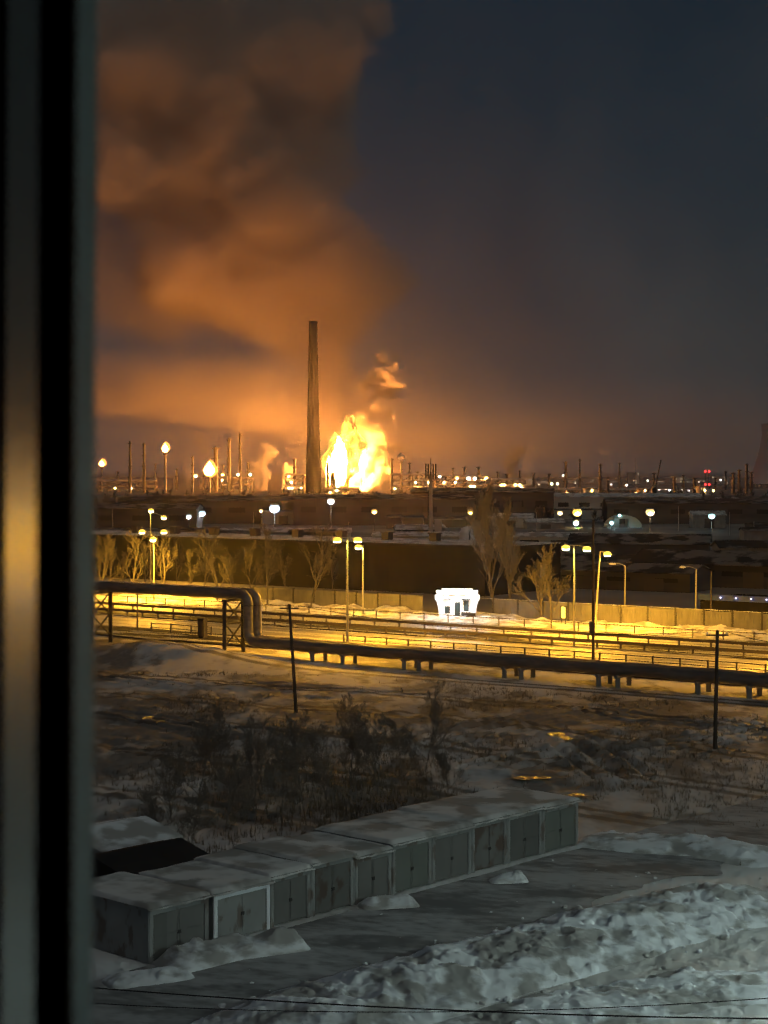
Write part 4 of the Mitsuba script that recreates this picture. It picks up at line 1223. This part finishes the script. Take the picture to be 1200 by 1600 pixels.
def flame_mesh(c, rx, ry, rz, amp, freq, seed, sub=4, pinch=0.8):
    la, lo = np.meshgrid(np.linspace(0.02, math.pi - 0.02, 14 * sub), np.linspace(0, 2 * math.pi, 22 * sub + 1), indexing='ij')
    m = grid_mesh(np.sin(la) * np.cos(lo), np.sin(la) * np.sin(lo), -np.cos(la))
    v = np.array(m.vertices)
    t = (v[:, 2] + 1) / 2
    w = np.interp(t, [0, 0.15, 0.4, 0.75, 1.0], [0.75, 1.0, 1.0, 1 - 0.45 * pinch, 1 - pinch])
    v = v * np.stack([rx * w, ry * w, np.full(len(v), rz)], 1)
    q = v * np.array([freq, freq, freq * 0.6]) + seed * 3.1
    d = meshkit.fbm(q, 5, seed)
    ridg = 1 - np.abs(2 * meshkit.fbm(q * 1.7 + seed, 4, seed + 3) - 1)
    v = v * (1 + amp * ((d - 0.5) * 2.6 + (ridg - 0.6) * 1.1))[:, None]
    v[:, 0] += 0.5 * amp * rx * (meshkit.fbm(q * 0.8 + 11, 3, seed + 7) - 0.5) * 2 * (0.4 + t)
    return trimesh.Trimesh(v + c, m.faces, process=False)


def flame_uv(sub):
    a, b = np.meshgrid(np.linspace(0, 1, 14 * sub), np.linspace(0, 1, 22 * sub + 1), indexing='ij')
    return np.stack([b.ravel(), a.ravel()], 1)


def flame_glow(lo, hi, f):
    """flame brightness: hot cells among cooler, sootier ones"""
    def fn(p, n, uv):
        a = fbm(p.x * f, p.y * f, p.z * f * 0.7, 4)
        t = smoothstep(0.34, 0.66, a)
        return mix(lo, hi, t * t) / DIM
    return proc(fn)


def flare(label, px, tip, flame_top, D, r_px, L, group='burning flare stacks at left', stack=True):
    k = thing('flare_stack', label, 'flare stack', group)
    p = P(px, tip, D)
    q = P(px, flame_top, D)
    r = r_px * D / F
    obj('stack', tube([[p[0], D, 0], [p[0], D, p[2]]], [1.5, 1.0], 8), 'galvanised_mat', k, True)
    obj('tip', shifted(trimesh.creation.cylinder(1.6, 2.4, sections=10), [p[0], D, p[2] - 1.0]), 'dark_steel_mat', k)
    c = np.array([p[0], D, (p[2] + q[2]) / 2])
    obj('flame', flame_mesh(c, r, r, (q[2] - p[2]) / 2, 0.18, 0.35, int(px)), 'flame_mat', k, True, light=FIRE * L, weight=0.5)
    obj('flame', flame_mesh(c + [0.4, r * 0.8 + 2, 1], r * 1.35, r, (q[2] - p[2]) / 2 * 1.25, 0.25, 0.35, int(px) + 5), 'flame_gas_mat', k, True, light=FIRE * 2.6, weight=0.05)
    return k


flare('slim flare stack with white hot flame at upper left', 258, 707, 693, 1770, 5.0, 60)
flare('low flare with the largest side flame left of the chimney', 327, 744, 722, 1790, 8.0, 70)
flare('small flare at the left frame edge', 159, 729, 719, 1900, 4.4, 45)

# the fire itself
FD = 1868.0
k = thing('fire', 'huge white hot blaze behind the right side of the tall chimney', 'fire')
c = lambda px, py, d=0: P(px, py, FD + d)
s_ = FD / F
obj('core', flame_mesh(c(530, 719), 12.5 * s_, 10, 34 * s_, 0.34, 0.11, 3, 5, 0.55), 'flame_mat', k, True, light=FIRE * 740, weight=16.0)
obj('core', flame_mesh(c(514, 735, -4), 5 * s_, 5, 22 * s_, 0.34, 0.14, 6, 4, 0.7), 'flame_mat', k, True, light=FIRE * 300, weight=2.0)
GLOWS = [flame_glow((0.9, 0.28, 0.025), (3.4, 1.65, 0.16), 0.10), flame_glow((0.35, 0.09, 0.01), (2.6, 1.15, 0.13), 0.11), flame_glow((0.12, 0.03, 0.006), (1.3, 0.46, 0.05), 0.12)]
for i, (px, py, rx, rz, d, L) in enumerate(((526, 716, 19, 46, 13, 0), (541, 704, 18, 46, 14, 0), (555, 694, 18, 28, 15, 0), (548, 674, 12, 26, 17, 1), 
                                            (627, 713, 6, 6, 48, 1), (517, 757, 9, 14, 8, 0), (540, 764, 5, 12, 4, 1))):
    obj('flame', mikit.ply(flame_mesh(c(px, py, d), rx * s_, 9, rz * s_, 0.42, 0.11, 20 + i, 5, 0.8), 'flame_gas_mat', True, uv=flame_uv(5)), None, k, emitter={'type': 'area', 'radiance': GLOWS[L], 'sampling_weight': 0.3})

# orange lit tanks
for px, w, top, txt in ((926, 30, 762, 'orange lit storage tank left of the tall slim stack'), (1008, 26, 763, 'orange lit storage tank under a yellow lamp'), (1100, 26, 759, 'orange lit storage tank under the red lights')):
    p = P(px, top, 1650)
    r = w * 1650 / F / 2
    k = thing('storage_tank', txt, 'tank', 'orange lit storage tanks at right')
    obj('shell', shifted(lathe([(r, 0), (r, p[2] - 1.5), (r * 0.6, p[2]), (0, p[2] + 0.5)], 28), [p[0], 1650, 0]), 'tank_mat', k, 30)
    obj('rail', shifted(lathe([(r + 0.2, p[2] - 1.4), (r + 0.2, p[2] - 0.4), (r + 0.05, p[2] - 0.4)], 28), [p[0], 1650, 0]), 'steel_mat', k)
    obj('stair', bar([p[0] - r * 0.7, 1650 - r * 0.8, 0], [p[0] + r * 0.6, 1650 - r * 0.9, p[2] - 1.5], 0.8), 'steel_mat', k)
    obj('floodlight', ball([p[0] - r * 0.3, 1650 - r - 9, 4.0], 0.7, sub=1), 'bulb_mat', k, True, light=np.array([1.0, 0.27, 0.06]) * 700, weight=0.08)

# cooling tower cut by the right edge
k = thing('cooling_tower', 'pale waisted cooling tower cut by the right frame edge', 'cooling tower')
TD = 2400.0
zt = P(0, 662, TD)[2]
cx = P(1237, 0, TD)[0]
prof = [(66 * TD / F, 6), (58 * TD / F, 20), (48 * TD / F, 45), (42 * TD / F, zt * 0.82), (43.5 * TD / F, zt), (42.5 * TD / F, zt), (41 * TD / F, zt * 0.82)]
obj('shell', shifted(lathe(prof, 48), [cx, TD, 0]), 'white_paint_mat', k, 40)
obj('leg', cat([bar([cx + 66 * TD / F * math.cos(a), TD + 66 * TD / F * math.sin(a), 0], [cx + 64.5 * TD / F * math.cos(a + .08), TD + 64.5 * TD / F * math.sin(a + .08), 7], 1.0) for a in np.linspace(0, 6.2, 44)]), 'concrete_mat', k)

# red lights on masts
for px, top, txt in ((1105, 736, 'lattice mast with upper red lights'),):
    k = thing('radio_mast', 'radio mast with two pairs of red lights near the right edge', 'mast')
    D = 2400.0
    p = P(px, 733, D)
    obj('shaft', cat([bar([p[0] + a, D, 0], [p[0] + a * 0.5, D, p[2]], 0.7) for a in (-3, 3)] + [bar([p[0] - 3 + 0.1 * i, D, z], [p[0] + 3 - 0.1 * i, D, z + 3], 0.35) for i, z in enumerate(np.arange(0, p[2] - 3, 4))]), 'dark_steel_mat', k)
    for py in (736.5, 757):
        for dx in (-3, 3):
            obj('red_lamp', ball(P(px + dx, py, D - 2), 1.7, sub=1), 'bulb_mat', k, True, light=(6, 0.12, 0.12), weight=0.02)
p = P(1033, 718, 1500)
k = thing('crane', 'faint slanting crane jib in front of the city lights', 'crane')
obj('jib', bar([P(1024, 765, 1500)[0], 1500, 8], [p[0], 1500, p[2]], 0.9), 'dark_steel_mat', k)
obj('base', bx(P(1021, 0, 1500)[0], P(1028, 0, 1500)[0], 1497, 1503, 0, 9), 'dark_steel_mat', k)

# city far behind
rc = np.random.default_rng(31)
for i, (px, w, top) in enumerate(sorted(((990, 18, 739), (920, 16, 749), (1062, 20, 746), (1125, 26, 744), (1030, 16, 752), (960, 22, 752), (890, 20, 751), (1150, 16, 750), (850, 22, 752), (1100, 20, 750), (825, 14, 748), (1080, 14, 752)))):
    D = 3300 + 180 * (i % 5)
    p = P(px, top, D)
    wm = w * D / F
    k = thing('apartment_block', f'{ORD[i]} apartment block from the left on the skyline among the city lights', 'apartment block', 'far apartment blocks on the right skyline')
    obj('wall', bx(p[0] - wm / 2, p[0] + wm / 2, D, D + 16, 0, p[2]), 'city_mat', k)
    obj('roof', bx(p[0] - wm / 2 - 0.5, p[0] + wm / 2 + 0.5, D - 0.5, D + 16.5, p[2] + 0.02, p[2] + 1.2), 'city_mat', k)
    cols, rows = max(3, int(wm / 4)), max(2, int(p[2] / 4))
    wins = [bx(p[0] - wm / 2 + (a + .25) * wm / cols, p[0] - wm / 2 + (a + .75) * wm / cols, D - 0.15, D - 0.02, (b_ + .3) * p[2] / rows, (b_ + .75) * p[2] / rows) for a in range(cols) for b_ in range(rows) if rc.random() < 0.3]
    if wins:
        obj('window', cat(wins), 'bulb_mat', k, light=np.array([1.0, 0.85, 0.55]) * 0.9, weight=0.02)
        labels[f'{k}__window'] = {'kind': 'stuff'}
for i, (px, py, c, L, r) in enumerate(sorted(((862, 756, (.75, 1, .5), 7, 3.4), (871, 756, (.8, 1, .6), 7, 3.2), (880, 743, (.9, 1, .8), 2.5, 3.0), (1010, 764, (1, .9, .2), 6, 3.6), (1004, 762, (1, .85, .2), 3, 2.4), (979, 758, (1, .95, .8), 4, 2.8), (1040, 763, (1, 1, .95), 6, 3.2), (1046, 766, (.9, 1, 1), 6, 2.8), (1030, 765, (1, 1, .9), 3, 2.4), (1067, 765, (1, 1, .8), 4, 2.6), (1076, 767, (.9, 1, .9), 4, 2.4), (1114, 767, (1, .85, .3), 6, 3.6), (1126, 750, (1, 1, .9), 2.5, 2.6), (1012, 751, (.9, 1, .8), 3, 2.6), (955, 757, (1, 1, 1), 2, 2.4), (928, 785, (1, .95, .9), 3, 2.4), (938, 785, (1, .95, .9), 2.5, 2.0), (1022, 750, (1, .9, .7), 2, 1.8), (985, 778, (1, .8, .6), 2, 1.8), (842, 757, (1, .8, .5), 2, 1.8), (899, 755, (1, .9, .7), 2, 1.6), (1092, 753, (1, .9, .7), 2, 1.6)))):
    D = 2500.0 + 20 * i if py < 772 else 1350.0
    p = P(px, py, D)
    rr = r * D / F
    kk = thing('city_lamp', f'{ORD[i]} tiny city lamp from the left among the lights on the right skyline', 'lamp', 'tiny city lamps on the right skyline')
    obj('post', tube([[p[0], D + 1, 0], [p[0], D + 1, p[2]]], 0.25, 4), 'dark_steel_mat', kk)
    obj('bulb', ball(p, rr * 0.72, sub=1), 'bulb_mat', kk, True, light=np.array(c) * L, weight=0.02)


# ------------------------------------------------------------------ smoke and steam
def volume(name, label, x, y, z, dens, sigma, albedo, category, kind=None, g=0.0, around='night_air'):
    """a box of air holding smoke: dens is (nz, ny, nx) from 0 to 1"""
    box_ = T().translate([(x[0] + x[1]) / 2, (y[0] + y[1]) / 2, (z[0] + z[1]) / 2]).scale([(x[1] - x[0]) / 2, (y[1] - y[0]) / 2, (z[1] - z[0]) / 2])
    grid = T().translate([x[0], y[0], z[0]]).scale([x[1] - x[0], y[1] - y[0], z[1] - z[0]])
    med = f'{name}_air'
    i = 0
    while med in scene:
        i += 1
        med = f'{name}_air_{i:03d}'
    scene[med] = {'type': 'heterogeneous', 'albedo': {'type': 'rgb', 'value': list(albedo)} if not np.isscalar(albedo) else float(albedo), 'scale': float(sigma),
                  'sigma_t': {'type': 'gridvolume', 'grid': mi.VolumeGrid(np.ascontiguousarray(dens[..., None], dtype=np.float32)), 'to_world': grid, 'filter_type': 'trilinear', 'wrap_mode': 'clamp'},
                  'phase': {'type': 'hg', 'g': float(g)} if g else {'type': 'isotropic'}}
    k = thing(name, label, category, None, kind)
    scene[k] = {'type': 'cube', 'to_world': box_, 'bsdf': {'type': 'ref', 'id': 'null_mat'}, 'interior': {'type': 'ref', 'id': med}, 'exterior': {'type': 'ref', 'id': around}}
    return k


def cells(x, y, z, nx, ny, nz):
    zz, yy, xx = np.meshgrid(z[0] + (np.arange(nz) + .5) * (z[1] - z[0]) / nz, y[0] + (np.arange(ny) + .5) * (y[1] - y[0]) / ny, x[0] + (np.arange(nx) + .5) * (x[1] - x[0]) / nx, indexing='ij')
    return xx, yy, zz


def sst(a, b, x):
    t = np.clip((x - a) / (b - a), 0, 1)
    return t * t * (3 - 2 * t)


scene['night_air'] = {'type': 'homogeneous', 'albedo': {'type': 'rgb', 'value': [0.95, 0.95, 0.95]}, 'sigma_t': 0.000045, 'phase': {'type': 'hg', 'g': 0.92}}
scene['camera']['medium'] = {'type': 'ref', 'id': 'night_air'}
labels['haze'] = {'label': 'thin night haze between the window and the skyline', 'category': 'haze', 'kind': 'stuff'}
scene['haze'] = {'type': 'cube', 'to_world': T().translate([0, 4700, 340]).scale([6000, 4710, 342]), 'bsdf': {'type': 'ref', 'id': 'null_mat'}, 'interior': {'type': 'ref', 'id': 'night_air'}}

# the great smoke cloud: a plume leaning left over a flat low layer
bxr, byr, bzr = (-620, 520), (1600, 2245), (0, 620)
xx, yy, zz = cells(bxr, byr, bzr, 210, 100, 116)
wx = 70 * (meshkit.fbm(np.stack([xx, yy, zz], -1) * 0.012, 4, 41) - 0.5) * 2
wz = 60 * (meshkit.fbm(np.stack([xx, yy, zz], -1) * 0.011 + 9, 4, 42) - 0.5) * 2
det = meshkit.fbm(np.stack([xx + wx * 0.4, yy, zz + wz * 0.4], -1) * 0.018, 5, 43)
X, Z = xx + wx, zz + wz
zk = [0, 60, 120, 170, 215, 250, 300, 360, 450, 560, 640]
left_e = np.interp(Z, zk, [-75, -75, -95, -140, -215, -250, -300, -340, -370, -390, -400])
right_e = np.interp(Z, zk, [-35, -20, -25, -35, -5, 10, -20, -45, -40, -15, 0])
q3 = np.stack([xx + 0.7 * wx, yy + 20, zz + 0.7 * wz], -1)
puff = meshkit.fbm(q3 * 0.016, 5, 51) - 0.5
bil = np.abs(2 * meshkit.fbm(q3 * 0.030 + 3, 3, 52) - 1)               # creases between billows
yc = 2000 + 0.14 * zz
env = np.minimum(np.minimum((X - left_e) / 75.0, (right_e - X) / 60.0), 1.0)
env = np.minimum(env, 1.15 - np.abs(yy - yc) / 62.0)
body = sst(-0.09, 0.27, env + 1.9 * puff - 0.16 * (0.35 - bil) - 0.05)
plume = body * np.interp(zz, [0, 60, 110, 170, 240, 340, 480, 620], [0.0, 0.08, 0.18, 0.62, 1.0, 0.95, 0.72, 0.5])
# thin older smoke trailing off to the left, torn by a gap
env2 = np.minimum((190 - np.abs(X + 350)) / 160.0, (Z - 195) / 60.0)
veil = 0.26 * sst(-0.1, 0.5, env2 + 1.5 * puff) * np.exp(-((yy - 2090) / 70.0) ** 2)
low_top = np.interp(xx, [-620, -330, -150, -60, 20, 120, 520], [150, 146, 132, 120, 84, 64, 52])
low_bot = np.interp(xx, [-620, -330, -200, -110, -60, 20, 120, 520], [84, 80, 70, 56, 44, 34, 32, 30])
zl = zz + 0.22 * wz
mott = meshkit.fbm(np.stack([xx * 0.7 + wx, yy, zz * 1.6 + wz], -1) * 0.022, 5, 61)
layer = sst(0, 14, zl - low_bot) * sst(-30, 60, low_top - zl + 120 * (mott - 0.5)) * (0.25 + 0.75 * sst(0.36, 0.62, mott))
layer = layer * np.interp(xx, [-620, -200, -40, 30, 120, 300, 520], [0.30, 0.25, 0.11, 0.09, 0.11, 0.10, 0.06])
layer = layer * (0.2 + 0.8 * np.exp(-((yy - 2040) / 95.0) ** 2))
r3 = np.sqrt((xx + 40) ** 2 + (yy - 1885) ** 2 + ((zz - 60) * 0.8) ** 2)
ground_haze = 0.011 * sst(130, 60, zz) * sst(1600, 1720, yy) * (0.6 + 0.8 * det) + 0.04 * np.exp(-(np.sqrt((xx + 35) ** 2 + (yy - 2010) ** 2 + ((zz - 75) * 0.8) ** 2) / 80.0) ** 2)
dens = np.clip(plume + veil + layer + ground_haze, 0, 1)
edge = sst(0, 40, xx - bxr[0]) * sst(0, 40, bxr[1] - xx) * sst(0, 30, yy - byr[0]) * sst(0, 30, byr[1] - yy) * sst(0, 30, bzr[1] - zz)
volume('smoke', 'huge brown orange smoke cloud drifting up and left from the fire', bxr, byr, bzr, dens * edge, 0.036, (0.90, 0.84, 0.78), 'smoke', 'stuff', 0.15)


def puffs(xx, yy, zz, path, seed, fine, amp=2.0):
    """cauliflower density along a list of (x, y, z, r)"""
    q = np.stack([xx, yy, zz], -1)
    rr = np.random.default_rng(seed)
    n1 = meshkit.fbm(q * fine, 4, seed) - 0.5
    d = np.full(xx.shape, -1.0)
    for x, y, z, r in path:
        for _ in range(4):
            o = rr.normal(0, 0.45 * r, 3)
            rad = r * rr.uniform(0.45, 0.8)
            d = np.maximum(d, 1 - np.sqrt((xx - x - o[0]) ** 2 + (yy - y - o[1]) ** 2 + (zz - z - o[2]) ** 2) / rad)
    return sst(0.0, 0.16, d + 0.06 + amp * n1)


def plume(name, label, D, pts, seed, sigma, albedo, cell=1.0, category='steam', fine=0.16, pad=6, amp=2.0, extra=(), lean=0.0):
    """pts: (px, py, radius px)"""
    pp = [(*P(a, b, D + lean * i / len(pts)), r * D / F) for i, (a, b, r) in enumerate(pts)]
    path = []
    for i in range(len(pp) - 1):
        for t in np.linspace(0, 1, 3, endpoint=False):
            path.append(tuple(np.array(pp[i]) * (1 - t) + np.array(pp[i + 1]) * t))
    path.append(pp[-1])
    path += [(*P(a, b, D), r * D / F) for a, b, r in extra]
    a = np.array(path)
    lo, hi = (a[:, :3] - a[:, 3:] * 1.5).min(0) - pad, (a[:, :3] + a[:, 3:] * 1.5).max(0) + pad
    lo[2] = max(lo[2], 0.3)
    n = np.maximum(((hi - lo) / cell).astype(int), 6)
    X_, Y_, Z_ = cells((lo[0], hi[0]), (lo[1], hi[1]), (lo[2], hi[2]), *n)
    return volume(name, label, (lo[0], hi[0]), (lo[1], hi[1]), (lo[2], hi[2]), puffs(X_, Y_, Z_, path, seed, fine, amp), sigma, albedo, category, around='smoke_air')


plume('steam_cloud', 'boiling steam column glowing orange with dark lumps right of the blaze', 1886, [(580, 762, 24), (590, 738, 27), (596, 708, 27), (594, 676, 26), (592, 648, 26), (594, 620, 23), (600, 595, 21), (607, 574, 22)], 71, 0.40, (0.965, 0.94, 0.91), 0.9, fine=0.085, amp=2.8, lean=50.0, extra=[(600, 744, 11), (612, 733, 11), (622, 721, 11), (632, 715, 9), (637, 724, 6)])
plume('steam_cloud', 'curling steam cloud lit orange left of the tall chimney', 1890, [(402, 768, 11), (410, 748, 14), (404, 728, 12), (414, 710, 12), (416, 700, 8)], 72, 0.42, 0.96, 0.9)
plume('steam_cloud', 'low billowing steam beside the foot of the tall chimney', 1885, [(432, 758, 10), (440, 745, 11), (452, 737, 7)], 73, 0.42, 0.96, 0.9)
plume('steam_plume', 'thin wispy steam plume rising left of the tall chimney', 1885, [(379, 708, 4), (376, 688, 5), (374, 666, 6), (380, 648, 7), (384, 638, 5)], 74, 0.42, 0.96, 0.8)
plume('steam_plume', 'faint steam wisp trailing from the big flare', 1885, [(327, 716, 4), (322, 702, 5), (315, 690, 6), (307, 679, 6)], 75, 0.2, 0.96, 0.8)
plume('steam_plume', 'small curved steam wisp left of the big flare', 1885, [(293, 748, 5), (292, 732, 6), (289, 716, 5)], 76, 0.42, 0.96, 0.8)
plume('steam_plume', 'small orange steam puffs on the refinery frame', 1850, [(704, 752, 5), (706, 740, 5), (728, 738, 4)], 77, 0.42, 0.96, 0.8)
plume('smoke_plume', 'dark sooty smoke twisting up in front of the orange haze', 1800, [(797, 742, 5), (796, 728, 7), (804, 712, 8), (812, 702, 6)], 78, 0.25, 0.20, 1.0, 'smoke')

# ------------------------------------------------------------------ yard light outside the frame that lights the near snow
k = thing('yard_light', 'cool white yard light on a post outside the picture', 'lamp')
yb = np.array([33.0, 55.0, 0.0])
obj('post', tube([yb, yb + [0, 0, 12]], [0.14, 0.09], 10), 'pole_mat', k, True)
obj('housing', shifted(trimesh.creation.box([0.9, 0.5, 0.14]), yb + [-0.4, 0, 12.12]), 'galvanised_mat', k)
obj('lens', shifted(trimesh.creation.box([0.8, 0.42, 0.06]), yb + [-0.4, 0, 12.0]), 'bulb_mat', k, light=np.array([0.74, 1.0, 0.93]) * 560 / 0.33 * 3.0, weight=5.0)

# ------------------------------------------------------------------ window the picture is taken through
def wpx(px, D):
    return (px - 600) / F * D


k = thing('window_frame', 'dark window frame with grey sealed edge along the left of the view', 'window frame')
tl = (152 - 138) / F                                   # the frame leans a little


def frame_strip(px0, D0, px1, D1, z0=-0.5, z1=0.5):
    """upright strip from (px0, D0) to (px1, D1), leaning with the frame"""
    q = []
    for z in np.linspace(z0, z1, 9):
        for p, D in ((px0, D0), (px1, D1)):
            q.append([wpx(p, D) + z * 0.0088 * (D / 0.44), D, H + z])
    f = []
    for i in range(8):
        a = 2 * i
        f += [[a, a + 1, a + 3], [a, a + 3, a + 2]]
    return np.array(q), np.array(f)


def slab(px0, D0, px1, D1, back):
    """solid strip with thickness behind it"""
    v, f = frame_strip(px0, D0, px1, D1)
    n = len(v)
    v2 = v + np.array([back[0], back[1], 0])
    fs = [f, f[:, ::-1] + n]
    for i in range(8):
        a, b = 2 * i, 2 * i + 2
        fs += [np.array([[a, b, b + n], [a, b + n, a + n], [a + 1, b + 1 + n, b + 1], [a + 1, a + 1 + n, b + 1 + n]])]
    return trimesh.Trimesh(np.vstack([v, v2]), np.vstack(fs), process=False)


obj('profile', slab(113, 0.440, 148, 0.476, (-0.004, 0.0)), 'frame_mat', k)
obj('gasket', slab(57, 0.438, 113.5, 0.4385, (-0.002, 0.03)), 'gasket_mat', k)
obj('sash', slab(6, 0.545, 60, 0.602, (-0.03, 0.0)), 'gloss_mat', k)
obj('bead', slab(-60, 0.538, 6.5, 0.5445, (0.0, 0.002)), 'gasket_mat', k)

# the dim room behind the window
struct('room_wall', cat([bx(-2.2, -0.136, 0.30, 0.60, 18.0, 21.2), bx(1.5, 2.2, 0.30, 0.60, 18.0, 21.2), bx(-0.136, 1.5, 0.30, 0.60, 18.0, 18.9), bx(-0.136, 1.5, 0.30, 0.60, 20.9, 21.2),
                         bx(-2.4, -2.2, -3.2, 0.60, 18.0, 21.2), bx(2.2, 2.4, -3.2, 0.60, 18.0, 21.2), bx(-2.2, 2.2, -3.4, -3.2, 18.0, 21.2)]), 'concrete_mat')
struct('room_floor', bx(-2.4, 2.4, -3.4, 0.60, 17.8, 17.99), 'wood_mat')
struct('room_ceiling', bx(-2.4, 2.4, -3.4, 0.60, 21.21, 21.4), 'concrete_mat')
